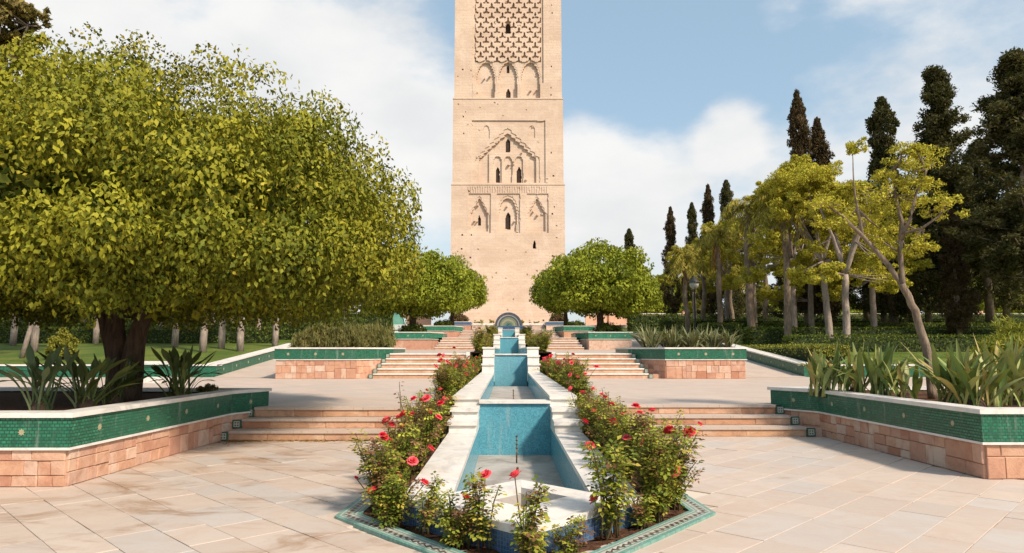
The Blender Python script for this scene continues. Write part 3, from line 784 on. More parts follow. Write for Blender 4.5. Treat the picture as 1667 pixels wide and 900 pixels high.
b = MB(); b.tube([(0, 79.85, zc_+.22), (0, 79.5, zc_+.2)], .05, 8); b.obj('spout', M['brass'], t)

# low kerb wall in front of the tower
for s in (-1, 1):
    xx = sorted((s*1.9, s*4.5)); b = MB(); b.box(xx[0], xx[1], 86.4, 87, Z6-.05, 4.9); 
    tag(b.obj('kerb_wall', M['white']), 'low pale kerb wall beside the half-round fountain, '+SIDE[s], 'wall', 'kerb walls before the tower')

# ------------------------------------------------------------------ the tower
TY = 98.0; TX = at(827, 300, TY).x; ZB = Z6-.05; CELL = .085
tower = tag(empty('minaret_tower', (TX, TY+8, ZB)), 'tall square sandstone minaret with blind arches and carved lattice panel', 'tower')
def fx(px): return at(px, 300, TY).x-TX
def fzz(py): return at(827, py, TY).z
def wob(x): return x
def facade(name, z0, z1, hw, heightfn, m, y0):
    nx = int(round(2*hw/CELL)); nz = int(round((z1-z0)/CELL)); X = -hw+(np.arange(nx)+.5)*2*hw/nx; Z = z0+(np.arange(nz)+.5)*(z1-z0)/nz
    XX, ZZ = np.meshgrid(X, Z); Hh = np.round(heightfn(XX, ZZ), 3)
    dx = 2*hw/nx; dz = (z1-z0)/nz; b = MB()
    def f(p): 
        b.face([(TX+a_, y0-h_, c_) for a_, h_, c_ in p])
    for j in range(nz):
        row = Hh[j]; zz0 = z0+j*dz; zz1 = zz0+dz; st = 0
        for i in range(1, nx+1):
            if i == nx or row[i] != row[st]:
                f([(-hw+st*dx, row[st], zz0), (-hw+i*dx, row[st], zz0), (-hw+i*dx, row[st], zz1), (-hw+st*dx, row[st], zz1)])
                if i < nx: 
                    xw = -hw+i*dx; f([(xw, row[i-1], zz0), (xw, row[i], zz0), (xw, row[i], zz1), (xw, row[i-1], zz1)])
                st = i
        if j:
            pr = Hh[j-1]; df = pr != row; st = None
            for i in range(nx+1):
                if i < nx and df[i] and st is None: st = i
                elif st is not None and (i == nx or not df[i] or row[i] != row[st] or pr[i] != pr[st]):
                    f([(-hw+st*dx, pr[st], zz0), (-hw+i*dx, pr[st], zz0), (-hw+i*dx, row[st], zz0), (-hw+st*dx, row[st], zz0)])
                    st = i if (i < nx and df[i]) else None
    f([(-hw, 0, z0), (-hw, -.9, z0), (-hw, -.9, z1), (-hw, 0, z1)]); f([(hw, -.9, z0), (hw, 0, z0), (hw, 0, z1), (hw, -.9, z1)])
    f([(-hw, 0, z1), (hw, 0, z1), (hw, -.9, z1), (-hw, -.9, z1)]); f([(-hw, -.9, z0), (hw, -.9, z0), (hw, 0, z0), (-hw, 0, z0)])
    return b.obj(name, m, tower)
def arch_d(x, z, cx, hwid, zs, za, zb, kind='point', lobes=0, amp=.12):
    """signed: >0 inside a blind arch (base zb, springing zs, apex za)"""
    X = np.abs(x-cx)/hwid; t_ = np.clip((z-zs)/(za-zs), 0, 1.2)
    prof_ = 1-t_**1.6 if kind == 'round' else 1-t_**1.05
    if kind == 'round': prof_ = np.sqrt(np.clip(1-t_**2.0, 0, 1))*.9+.1*(1-t_)
    if kind == 'horse': prof_ = np.where(z > zs, np.sqrt(np.clip(1-t_**2.2, 0, 1)), 1)
    if lobes: prof_ = prof_ + amp*(np.abs(np.sin(t_*math.pi*lobes))-.5)*(t_ > 0)*(t_ < .97)
    return (X < prof_) & (z > zb) & (z < za)
WIN = []
def win(pts, z0, z1): WIN.append((pts[0], pts[1], z0, z1))
zz = fzz
S_LOW, S_MID = zz(300), zz(160)
TOPZ = 58.0
wins = dict(low=[(778, 782.8, 366.5, 349), (823, 831.4, 372, 345), (867.5, 872.6, 404.6, 391)], mid=[(823.3, 830.8, 245, 223), (807, 813.6, 296, 270), (841.2, 849, 296, 270)],
            up=[(822.6, 831.4, 53.5, 33.5), (824.8, 829, 115, 101), (823.9, 831, 159, 141)])
def cutwin(Hh, x, z, lst):
    for a_, b_, yb, ya in lst:
        x0, x1, z0, z1 = fx(a_), fx(b_), zz(yb), zz(ya); cx = (x0+x1)/2
        ins = (x > x0) & (x < x1) & (z > z0) & (z < z1 - np.clip(np.abs(x-cx)/(x1-x0)*2-.2, 0, 1)*.7)
        Hh = np.where(ins, -.85, Hh)
    return Hh
def holes(Hh, x, z, seed, cols, n):
    r = np.random.default_rng(seed)
    for c_ in cols:
        for zq in np.arange(float(z.min())+1.2, float(z.max()), 3.1):
            if r.random() < .55:
                x0 = c_+r.normal()*.12; z0 = zq+r.normal()*.3; Hh = np.where((np.abs(x-x0) < .11) & (np.abs(z-z0) < .13), -.4, Hh)
    for k in range(n):
        x0 = r.uniform(-7.6, 7.6); z0 = r.uniform(z.min(), z.max()); Hh = np.where((np.abs(x-x0) < .1) & (np.abs(z-z0) < .1), -.12, Hh)
    return Hh
def rough_edges(x, z):   # slow wobble so that carved edges are not ruler-straight
    return .03*np.sin(z*1.7+x)+.02*np.sin(z*4.1-x*2.3)
def h_low(x, z):
    w_ = rough_edges(x, z); Hh = np.zeros_like(x); x = x+w_*.6; z = z+w_*.5
    for a_, b_, ap, kind, c_ in ((763, 799, 322, 'point', 780.4), (809.3, 846.6, 322, 'horse', 827), (857.3, 892.5, 322, 'point', 874)):
        x0, x1, z0, z1 = fx(a_), fx(b_), zz(379), zz(315)
        Hh = np.where((x > x0) & (x < x1) & (z > z0) & (z < z1), -.16, Hh)
        spand = arch_d(x, z, fx(c_), fx(c_+17)-fx(c_), zz(352), zz(318), z0+.0, kind, 4 if kind == 'point' else 6, .10)
        Hh = np.where(spand & (x > x0+.15) & (x < x1-.15), -.24, Hh)
        ins = arch_d(x, z, fx(c_), fx(c_+14.2)-fx(c_), zz(350), zz(ap), z0+.25, kind, 5, .10)
        Hh = np.where(ins & (x > x0+.35) & (x < x1-.35), -.58, Hh)
    fr = (z > zz(314)) & (z < zz(303.5)) & (x > fx(761.5)) & (x < fx(892))
    Hh = np.where(fr, np.where(np.mod(x+20, .36) < .13, -.08, 0.0), Hh)
    return cutwin(holes(Hh, x, z, 3, (-6.6, 6.5, 5.2, -5.4), 34), x, z, wins['low'])
def h_mid(x, z):
    w_ = rough_edges(x, z); Hh = np.zeros_like(x); x = x+w_*.6; z = z+w_*.5
    x0, x1 = fx(767.5), fx(888.4); zb, zt = zz(297), zz(195.6)
    Hh = np.where((x > x0) & (x < x1) & (z > zb) & (z < zt), -.18, Hh)
    for c_ in (791, 866): Hh = np.where(arch_d(x, z, fx(c_), .5, zz(212), zz(203), zz(224), 'round'), -.3, Hh)
    cx = fx(826.5); za = zz(208)
    big = arch_d(x, z, cx, 4.75, zz(259), za+.1, zb, 'point', 7, .08); Hh = np.where(big, -.28, Hh)
    big2 = arch_d(x, z, cx, 4.2, zz(258), za-.7, zb, 'point', 7, .09); Hh = np.where(big2, -.62, Hh)
    inn = (np.abs(x-cx) < 2.75) & (z > zb) & (z < zz(248)); Hh = np.where(inn, -.38, Hh)
    for c_ in (809.7, 827.2, 845): Hh = np.where(arch_d(x, z, fx(c_), .62, zz(264), zz(252.5), zb, 'horse', 3, .12), -.6, Hh)
    return cutwin(holes(Hh, x, z, 5, (-6.6, 6.5), 26), x, z, wins['mid'])
def h_up(x, z):
    w_ = rough_edges(x, z); Hh = np.zeros_like(x); xr = x; x = x+w_*.5; z = z+w_*.4
    x0, x1 = fx(768.4), fx(886); zb = zz(160)+.12
    Hh = np.where((x > x0) & (x < x1) & (z > zb), -.22, Hh)
    p_, q_ = fx(18.25+827)-fx(827), .0975*15.9*1.0
    cx = fx(826.8); zs = zz(96)
    u_ = (x-cx)/p_; v_ = (z-zs)/q_
    lat = (z > zs-.3) & (x > x0+.35) & (x < x1-.35)
    hole = np.zeros_like(x, bool)
    for oy, ox in ((0, 0), (.5, .5)):
        a_ = np.mod(u_-ox+.5, 1)-.5; c_ = np.mod(v_-oy+.5, 1)-.5
        hole |= ((a_*p_/.22)**2+((c_+.12)*q_/.22)**2 < 1) | ((np.abs(a_)*p_/.15)**2+((c_-.12)*q_/.32)**2 < 1) | ((((np.abs(a_)-.19)*p_)/.19)**2+(((c_+.2)*q_)/.15)**2 < 1)
    Hh = np.where(lat, np.where(hole, -.6, -.06), Hh)
    for c_ in (790, 826.8, 864.2):
        Hh = np.where(arch_d(x, z, fx(c_), fx(c_+17.2)-fx(c_), zz(126), zz(96), zb, 'round', 6, .10), -.26, Hh)
        Hh = np.where(arch_d(x, z, fx(c_), fx(c_+15)-fx(c_), zz(126), zz(99.5), zb, 'round', 6, .13), -.62, Hh)
    for c_ in (771.5, 808.4, 845.5, 883): Hh = np.where((np.abs(x-fx(c_)) < .28) & (z > zb) & (z < zz(134)), .04, Hh)
    return cutwin(holes(Hh, xr, z, 9, (-6.6, 6.5), 22), xr, z, wins['up'])
facade('lower_facade', ZB, S_LOW, 8.30, h_low, M['sand'], TY)
facade('middle_facade', S_LOW, S_MID, 8.16, h_mid, M['sand'], TY+.12)
facade('upper_facade', S_MID, TOPZ, 8.02, h_up, M['sand'], TY+.24)
for (z0, z1, hw, yy) in ((ZB, S_LOW, 8.30, TY), (S_LOW, S_MID, 8.16, TY+.12), (S_MID, TOPZ, 8.02, TY+.24)):
    b = MB(); b.box(TX-hw, TX+hw, yy+.9, TY+16.3-(yy-TY), z0, z1); b.obj('tower_body', M['sand'], tower)
for z0, hw, yy in ((S_LOW, 8.36, TY-.07), (S_MID, 8.22, TY+.05)):
    b = MB(); b.box(TX-hw, TX+hw, yy, TY+.9, z0-.10, z0+.10); b.obj('string_course', M['sand'], tower)
for k, dy in (('low', 0), ('mid', .12), ('up', .24)):
    for a_, b_, yb, ya in wins[k]:
        b = MB(); b.box(TX+fx(a_)-.05, TX+fx(b_)+.05, TY+dy+.80, TY+dy+.84, zz(yb), zz(ya)); b.obj('window_dark_slab', M['dark'], tower)  # slab closing each opening; the unlit interior's shade is put into its dark colour

# far pink garden walls either side of the tower
for s, lab in ((-1, 'long pink plaster wall far behind the lawns on the ficus side of the tower'), (1, 'long pink plaster wall far behind the cypress trees')):
    t = tag(empty('garden_wall', (s*40, 106, 4.3)), lab, 'wall'); xx = sorted((s*12, s*120))
    b = MB(); b.box(xx[0], xx[1], 106, 106.6, 3.8, 7.0); b.obj('wall_panel', M['pink_wall'], t)
    b = MB(); b.box(xx[0], xx[1], 105.9, 106.7, 7.0, 7.2); b.obj('wall_cap', M['white'], t)
    for k in range(9):
        x = s*(16+k*11.5); b = MB(); b.box(x-.4, x+.4, 105.7, 106.05, 3.8, 7.6); b.obj('pier', M['pink_wall'], t)

# glazed green pavilion at the left end of the top terrace
c = at(644, 530, 78); t = tag(empty('glass_pavilion', (c.x, 78, c.z)), 'small green glazed round-topped pavilion with white ribs beyond the terraces', 'pavilion')
b = MB(); b.box(c.x-1.3, c.x+1.3, 77, 79, lawn_z(78)-.2, c.z+.1); b.obj('base', M['white_frame'], t)
n = 8
for i in range(n):
    t0, t1 = math.pi*i/n, math.pi*(i+1)/n; P = lambda th, y: (c.x-1.2*math.cos(th), y, c.z+.1+1.45*math.sin(th))
    b = MB(); b.face([P(t0, 77.05), P(t1, 77.05), P(t1, 78.95), P(t0, 78.95)][::-1]); b.face([(c.x, 77.05, c.z+.1), P(t1, 77.05), P(t0, 77.05)]); b.obj('pane', M['greenglass'], t)
    b = MB(); b.tube([P(t0, 77.0), P((t0+t1)/2, 77.0), P(t1, 77.0)], .04, 6); b.tube([P(t0, 77.0), P(t0, 79.)], .035, 6); b.obj('rib', M['white_frame'], t)

# lamp post among the palms
c = at(1130, 462, 50); zb = lawn_z(50); t = tag(empty('street_lamp', (c.x, 50, zb)), 'slim garden lamp post with round lantern between the palm trunks', 'lamp')
b = MB(); b.lathe([(.16, 0), (.16, .25), (.09, .35), (.06, .8), (.05, c.z-zb-.45), (.1, c.z-zb-.4)], 10, (c.x, 50, zb)); b.obj('post', M['iron'], t)
b = MB(); b.lathe([(.1, -.4), (.32, -.2), (.34, .1), (.2, .3)], 12, (c.x, 50, c.z)); b.obj('lantern', M['glass'], t)
b = MB(); b.lathe([(.42, .08), (.36, .2), (.12, .45), (.03, .6), (0.001, .65)], 12, (c.x, 50, c.z)); b.obj('lantern_cap', M['iron'], t)

# ================================================================== VEGETATION
FIC = [(.035, .056, .007), (.08, .105, .010), (.17, .18, .014), (.33, .29, .022)]
def dome(rng, n, c, rx, ry, rz_up, rz_dn, lo=.82, hi=1.0):
    D = unit(rng.normal(size=(n, 3))); r = lo+(hi-lo)*rng.random((n, 1))
    P = D*r; P[:, 2] = np.where(P[:, 2] > 0, P[:, 2]*rz_up, P[:, 2]*rz_dn); P[:, 0] *= rx; P[:, 1] *= ry
    return P+np.array(c), D
def branchy(b, base, tips, r0, seg=8, wander=.12, rng=rnd, taper=.25):
    for tip in tips:
        a_, c_ = Vector(base), Vector(tip); n = 6; pts = []
        for i in range(n+1):
            f = i/n; p = a_.lerp(c_, f); p.z += math.sin(f*math.pi)*.08*(c_-a_).length
            if 0 < i < n: p += Vector((rng.gauss(0, 1), rng.gauss(0, 1), rng.gauss(0, .5)))*wander*(c_-a_).length*.25
            pts.append(p)
        b.tube(pts, [r0*(1-f/n*(1-taper)) for f in range(n+1)], seg)

# ---- the huge ficus in the near planter
def big_ficus():
    rng = np.random.default_rng(21); r = random.Random(3)
    t = tag(empty('ficus_tree', (-6.25, 11.0, .70)), 'huge spreading ficus with dense yellow-green crown in the near planter', 'tree')
    b = MB()
    for (x, y, r0, sp, top) in ((-.04, 0, .16, .1, (-.24, .1)), (.11, -.1, .13, .3, (.38, -.15)), (-.15, .1, .10, .3, (-.5, .2)), (.03, .16, .13, .2, (.1, .5))):
        pts = [(-6.25+x*1.15+(top[0]-x)*f**1.5+.03*math.sin(f*7+x*9), 11+y+(top[1]-y)*f**1.5, .62+f*1.7) for f in np.linspace(0, 1, 8)]
        b.tube(pts, [r0*(1.25-.5*f+.35*max(0, .15-f)*4) for f in np.linspace(0, 1, 8)], 10)
    b.obj('trunk', M['bark'], t)
    b = MB(); tips = []
    for k in range(15):
        th = k*2.4; q_ = 1.6+1.2*r.random(); tips.append((-6.5+q_*math.cos(th), 11.3+q_*math.sin(th)*.7, 3.0+r.random()*1.4))
    branchy(b, (-6.25, 11.05, 2.15), tips, .16, 7, .3, r, .2); b.obj('limb', M['bark'], t)
    c = (-6.6, 11.1, 3.0)
    # overlapping leafy lobes of many sizes on the hull of the crown, with hollows between them
    lobe, D = dome(rng, 460, c, 4.95, 4.1, 2.85, 1.0, .94, 1.0)
    lump = .5*np.sin(D[:, 0]*6.1+1.3)*np.sin(D[:, 1]*5.3)+.4*np.sin(D[:, 2]*8+D[:, 0]*4.7); lobe = lobe+D*lump[:, None]*.22-D*rng.random((len(D), 1))**1.5*.75
    lobe = lobe[lobe[:, 2] > 2.45]; nl = len(lobe); lr = .34+.36*rng.random(nl)**1.3; per = 520
    tone = pick(rng, nl, [FIC[0], FIC[1], FIC[2], FIC[3]], .15); q = list(clumps(rng, lobe, lr, per, .074, FIC, .72, .95, .58, .8, .25, None, (.34, .31, .026), .24))
    ci = np.repeat(np.arange(nl), per); q[5] = q[5]*.6+tone[ci]*.4
    # each lobe is itself uneven
    off = q[0]-lobe[ci]; q[0] = lobe[ci]+off*(1+.16*np.sin(off[:, :1]*13+ci[:, None])+.14*np.sin(off[:, 1:2]*15+2*ci[:, None])); keep = rng.random(len(ci)) < np.where(off[:, 2] < -.25*lr[ci], .55, 1.); parts = [[a_[keep] for a_ in q]]
    sp, D2 = dome(rng, 140, c, 4.95, 4.1, 2.9, 1.1, .95, 1.02); sp = sp[sp[:, 2] > 2.45]
    parts.append(clumps(rng, sp, .12+.14*rng.random(len(sp)), 34, .070, FIC, 1.1, .3, .58, .2, .2, None, (.44, .36, .04), .6))
    for (px, py, Y, n_, rr) in ((195, 100, 11.2, 12, .38), (150, 115, 11.0, 10, .36), (235, 125, 11., 8, .3), (400, 160, 11.3, 8, .3), (585, 262, 11.3, 7, .22), (270, 118, 11.4, 8, .4), (60, 120, 11.2, 8, .45), (505, 200, 11.4, 8, .36), (340, 130, 11.3, 8, .3)):
        p_ = np.array(at(px, py, Y)); cc = p_+rng.normal(size=(n_, 3))*np.array([rr, rr, rr*.55]); parts.append(clumps(rng, cc, .16+.14*rng.random(n_), 70, .070, FIC, .9, .5, .58, .4, .2, None, (.42, .34, .04), .5))
    th = rng.random(520)*2*math.pi; q_ = (.3+.66*rng.random(520)**.6); fr = np.stack([c[0]+4.2*q_*np.cos(th), c[1]+3.8*q_*np.sin(th), 2.22+.25*rng.random(520)+.14*np.sin(th*7)], 1)
    parts.append(clumps(rng, fr, .2+.14*rng.random(520), 58, .070, FIC, 1., .9, .55, .4, .0, None, None, .5))
    inn, _ = dome(rng, 460, c, 4.35, 3.5, 2.5, .7, .2, .9); parts.append(clumps(rng, inn, 0.6*np.ones(len(inn)), 80, .17, FIC, .8, .3, .6, .2))
    o = put('crown', leaf_mesh('ficus_crown', *cat(parts)), M['ficusleaf'], t, True); return t
big_ficus()

# ---- smaller clipped ficus trees further up
FIC2 = [(.06, .10, .010), (.15, .20, .016), (.25, .29, .022), (.34, .35, .03)]
def mid_ficus(loc, label, rx, rz, seed, group=None, src=[None], rot=0):
    if src[0] is None:
        rng = np.random.default_rng(seed); r = random.Random(seed)
        t = empty('ficus_tree'); b = MB(); b.tube([(0, 0, -.1), (.03, 0, .7), (-.04, .05, 1.6), (0, 0, 2.3)], [.30, .24, .22, .2], 9)
        branchy(b, (0, 0, 1.3), [(2*math.cos(k*1.1), 2*math.sin(k*1.1), 2.6+.5*r.random()) for k in range(6)], .12, 6, .2, r); b.obj('trunk', M['bark'], t)
        cen, D = dome(rng, 330, (0, 0, 2.7), 3.6, 3.5, 2.55, 1.25, .8, 1.0); lump = .6*np.sin(D[:, 0]*5+2)*np.sin(D[:, 1]*4+1)+.45*np.sin(D[:, 2]*8+D[:, 0]*3)+.5*(rng.random(len(D))-.5); cen += D*lump[:, None]*.6
        parts = [clumps(rng, cen, .4+.3*rng.random(len(cen)), 110, .2, FIC2, .85, .5, .6, .6, .25, None, (.30, .32, .03), .45)]
        inn, _ = dome(rng, 90, (0, 0, 2.7), 2.8, 2.7, 1.9, .8, .1, .9); parts.append(clumps(rng, inn, .7*np.ones(len(inn)), 40, .3, FIC2, .8, .3, .6, .2))
        put('crown', leaf_mesh('mid_ficus_crown', *cat(parts)), M['leaf'], t); src[0] = t
    else: t = copy_tree(src[0])
    t.location = loc; t.scale = (rx/3.9, rx/3.9, rz); t.rotation_euler = (0, 0, rot)
    return tag(t, label, 'tree', group)
for (px, Y, zb_, rx, rz, lab, rot) in ((977, 48.0, 2.62, 4.15, 1.13, 'round clipped ficus on a short trunk in a middle terrace planter', 0), (672, 48.0, 2.62, 4.1, 1.08, 'round clipped ficus on a short trunk in a middle terrace planter', 2.1),
                              (921, 68.2, 3.75, 3.4, 1.22, 'round clipped ficus in an upper terrace planter before the tower', 1.0), (736, 68.2, 3.75, 3.4, 1.22, 'round clipped ficus in an upper terrace planter before the tower', 4.0)):
    c = at(px, 530, Y); mid_ficus((c.x, Y, zb_), lab+', '+SIDE[-1 if px < 826 else 1], rx, rz, 5, 'middle terrace ficus trees' if Y < 60 else 'upper terrace ficus trees', rot=rot)

# ---- palms
def frond(rng, th, elev, L, droop, nleaf=34, ll=.55, pal=None, hang=.8):
    f = np.linspace(.06, 1, nleaf); h = np.array([math.cos(th), math.sin(th)]); x = L*f*np.cos(elev)*(1-.12*f); z = L*f*math.sin(elev)-droop*L*f**2.2
    C_ = np.stack([h[0]*x, h[1]*x, z], 1); T_ = unit(np.gradient(C_, axis=0)); side = unit(np.cross(T_, [0, 0, 1])); P = []; A = []; N = []; Ls = []
    for sg in (-1, 1):
        a_ = side*sg*.75+T_*.5+np.array([0, 0, -hang])+rng.normal(size=(nleaf, 3))*.22; a_ = unit(a_); l = ll*(np.sin(f*math.pi*.9+.25)*.8+.25)*(0.85+.3*rng.random(nleaf))
        P.append(C_+a_*l[:, None]*.5); A.append(a_); N.append(np.cross(a_, T_)+rng.normal(size=(nleaf, 3))*.2); Ls.append(l)
    P, A, N, Ls = np.concatenate(P), np.concatenate(A), np.concatenate(N), np.concatenate(Ls)
    return P, N, A, Ls, Ls*0+.055, pick(rng, len(P), pal, .15)
PALM = [(.14, .14, .02), (.28, .24, .035), (.42, .32, .05)]
def make_palm(seed, h, r0, L=2.3, n=26, dead=6, pal=PALM, elev=(-.5, 1.25)):
    rng = np.random.default_rng(seed); t = empty('palm_tree'); b = MB()
    pts = [(.08*math.sin(i*.9), .06*math.cos(i*1.3), h*i/10) for i in range(11)]; b.tube(pts, [r0*(1.25 if i == 0 else 1.05-.03*i) for i in range(11)], 9); b.obj('trunk', M['barkgrey'], t)
    parts = []
    for i in range(n):
        el = elev[0]+(elev[1]-elev[0])*rng.random(); parts.append(frond(rng, i*2.4+rng.random()*.5, el, L*(.8+.4*rng.random()), .55+.5*rng.random(), 34, .6, pal))
    p_ = cat(parts); p_[0] += np.array([pts[-1][0], pts[-1][1], h]); put('crown', leaf_mesh('palm_crown', *p_), M['leaf'], t)
    if dead:
        parts = [frond(rng, i*2.1, -1.0-.4*rng.random(), L*.75, .3, 26, .35, [(.20, .10, .04), (.30, .16, .06)], 1.0) for i in range(dead)]
        p_ = cat(parts); p_[0] += np.array([pts[-1][0], pts[-1][1], h-.15]); put('dead_fronds', leaf_mesh('dead_fronds', *p_), M['leafdull'], t)
    return t
palms = [(1115, 415, 52, .2, 2.2, 4), (1168, 385, 47, .2, 2.3, 4), (1143, 405, 56, .2, 2.2, 0), (1215, 335, 44, .27, 2.5, 8), (1188, 430, 60, .2, 2.2, 8), (1275, 330, 38, .2, 2.3, 0), (1243, 395, 62, .24, 2.4, 4)]
for i, (px, py, Y, r0, L, dead) in enumerate(palms):
    c = at(px, py, Y); t = make_palm(40+i, c.z-lawn_z(Y), r0, L, 30, dead); t.location = (c.x, Y, lawn_z(Y)); t.rotation_euler[2] = i*1.7
    lab = {3: 'stout drooping palm whose golden fronds hang low beside its thick trunk', 4: 'slim palm with brown dead fronds hanging below the crown', 0: 'slim golden palm standing beside the lamp post, towards the round ficus',
           5: 'slender tall palm rising among the feathery yellow trees'}.get(i, 'slim golden palm in the grove in front of the cypress trees')
    tag(t, lab, 'palm', 'palms of the grove' if i in (1, 2, 6) else None)

# ---- feathery yellow trees
YEL = [(.24, .225, .02), (.42, .37, .03), (.57, .47, .05)]
def pad_tree(name, base, limbs, pads, label, seed, leaf=.17, per=260, group=None, rr=(.07, .16), pal=YEL, bark='barkpale', cat_='tree', squash=.7, tip=(.58, .53, .07), cr=.42):
    """trunk/limbs are polylines with radii; pads are (centre, radius)"""
    rng = np.random.default_rng(seed); t = tag(empty(name, base), label, cat_, group); b = MB()
    for j, (pts, rads) in enumerate(limbs):
        q_ = [Vector(p) for p in pts]; pts2 = []; rad2 = []
        for i in range(len(q_)-1):
            for k in range(4):
                f = k/4; p = q_[i].lerp(q_[i+1], f); w_ = rads[i]*.09*(1 if (i or k) else 0); pts2.append(p+Vector((rng.normal(), rng.normal(), rng.normal()*.3))*w_); rad2.append(rads[i]*(1-f)+rads[i+1]*f)
        pts2.append(q_[-1]); rad2.append(rads[-1])
        bb = MB(); bb.tube(pts2, rad2, 9 if j == 0 else 7); bb.obj('trunk' if j == 0 else 'limb', M[bark], t)
    ends = [Vector(p) for pts, _ in limbs for p in pts[1:]]
    tw = MB(); parts = []
    for c, r in pads:
        n = max(5, int(9*r**2)+6); n *= 2; cc = np.array(c)+np.clip(rng.normal(size=(n, 3)), -1.5, 1.5)*np.array([r*.52, r*.52, r*.34])
        parts.append(clumps(rng, cc, r*cr*.62*(.5+.8*rng.random(n)), per//2, leaf, pal, squash, .15, .42, .15, .5, None, tip, .55))
        e = min(ends, key=lambda v: (v-Vector(c)).length)
        for k in range(3):
            k2 = Vector(cc[k]); tw.tube([e, e.lerp(k2, .5)+Vector((0, 0, -.05*r)), k2], [.035*r+.012, .02*r+.01, .008], 5)
    tag(tw.obj('twigs', M[bark], t), kind='stuff')
    put('crown', leaf_mesh('pad_crown', *cat(parts)), M['leaf'], t, True); return t
Yp = 10.9
A_ = lambda x, y, d=0.: tuple(at(x, y, Yp+d))
bx = A_(1519, 645)
pad_tree('slanting_tree', (bx[0], Yp, .72),
    [([(bx[0], Yp, .66), A_(1508, 570), A_(1490, 505), A_(1468, 462)], [.075, .066, .058, .052]),
     ([A_(1480, 480), A_(1447, 432, .1), A_(1408, 388, .2), A_(1372, 352, .1), A_(1340, 330, 0)], [.046, .042, .035, .025, .012]),
     ([A_(1470, 465), A_(1466, 410, .05), A_(1468, 360, .1), A_(1458, 318, .2), A_(1450, 280, .2)], [.046, .04, .034, .024, .010]),
     ([A_(1467, 390, .05), A_(1482, 355, -.1), A_(1492, 315, -.1), A_(1508, 275, -.2)], [.035, .03, .02, .01]),
     ([A_(1470, 380), A_(1500, 372, -.2), A_(1528, 352, -.3), A_(1540, 330, -.3)], [.026, .022, .015, .008]),
     ([A_(1405, 386, .2), A_(1396, 340, .1), A_(1390, 300, 0), A_(1388, 250, 0)], [.025, .02, .013, .006])],
    [(A_(1490, 258), .38), (A_(1455, 285, .2), .40), (A_(1512, 290, -.2), .30), (A_(1430, 325, .2), .42), (A_(1475, 320, .3), .38), (A_(1528, 335, -.3), .32), (A_(1410, 358, .3), .35), (A_(1465, 375, .4), .3),
     (A_(1500, 398, -.2), .24), (A_(1388, 240), .20), (A_(1345, 345), .34), (A_(1440, 395, .3), .28), (A_(1478, 245, .1), .2)],
    'slanting tree with forked bare trunk and yellow feathery foliage in the near planter', 61, .05, 150, bark='barkgrey', cr=.55)
def grove_tree(px, basey, Y, topy, spread, label, seed, lean=0, npad=16, group=None, leaf=.13):
    r = random.Random(seed); b0 = at(px, basey, Y); zb = lawn_z(Y); tz = at(px, topy, Y).z; H_ = tz-zb; x, y = b0.x, Y
    fork = (x+lean*.4, y, zb+H_*.45); limbs = [([(x, y, zb-.1), (x+lean*.2, y, zb+H_*.25), fork], [.2, .17, .15])]; pads = []
    for k in range(5):
        th = k*1.3+r.random(); q_ = spread*(.35+.4*r.random()); e = (fork[0]+lean*.6+q_*math.cos(th), y+q_*math.sin(th), zb+H_*(.68+.24*r.random()))
        limbs.append(([fork, tuple(Vector(fork).lerp(Vector(e), .5)+Vector((0, 0, .3))), e], [.12, .08, .03]))
    for k in range(npad):
        th = k*2.4; f = (k+.5)/npad; q_ = spread*math.sqrt(f)*.95; zz_ = zb+H_*(.97-.58*f*f-.14*r.random()); pads.append(((fork[0]+lean*.6+q_*math.cos(th), y+q_*math.sin(th), zz_), spread*(.28+.12*r.random())))
    return pad_tree('feathery_tree', (x, y, zb), limbs, pads, label, seed, leaf, 240, group)
grove_tree(1352, 560, 37, 262, 3.0, 'broad feathery yellow tree on a pale straight trunk behind the slanting tree', 71, -.6, 22)
grove_tree(1378, 560, 34, 300, 2.2, 'smaller feathery yellow tree with pale trunk close behind the slanting tree', 72, .3, 14)
grove_tree(1293, 556, 41, 258, 2.6, 'feathery yellow tree between the stout palm and the broad feathery tree', 73, .2, 18)
grove_tree(1322, 560, 44, 300, 2.8, 'feathery yellow tree half hidden behind the broad feathery one', 76, .2, 18)
grove_tree(1425, 560, 40, 330, 2.6, 'feathery yellow tree seen through the fork of the slanting tree', 77, .0, 16)
grove_tree(1185, 552, 56, 355, 2.6, 'feathery golden tree between the slim palms and the stout palm', 78, .0, 16)
grove_tree(1230, 552, 50, 330, 2.8, 'feathery olive tree behind the stout drooping palm', 74, .0, 14)
grove_tree(1132, 545, 62, 395, 2.8, 'low feathery olive tree behind the lamp post', 75, .0, 12)

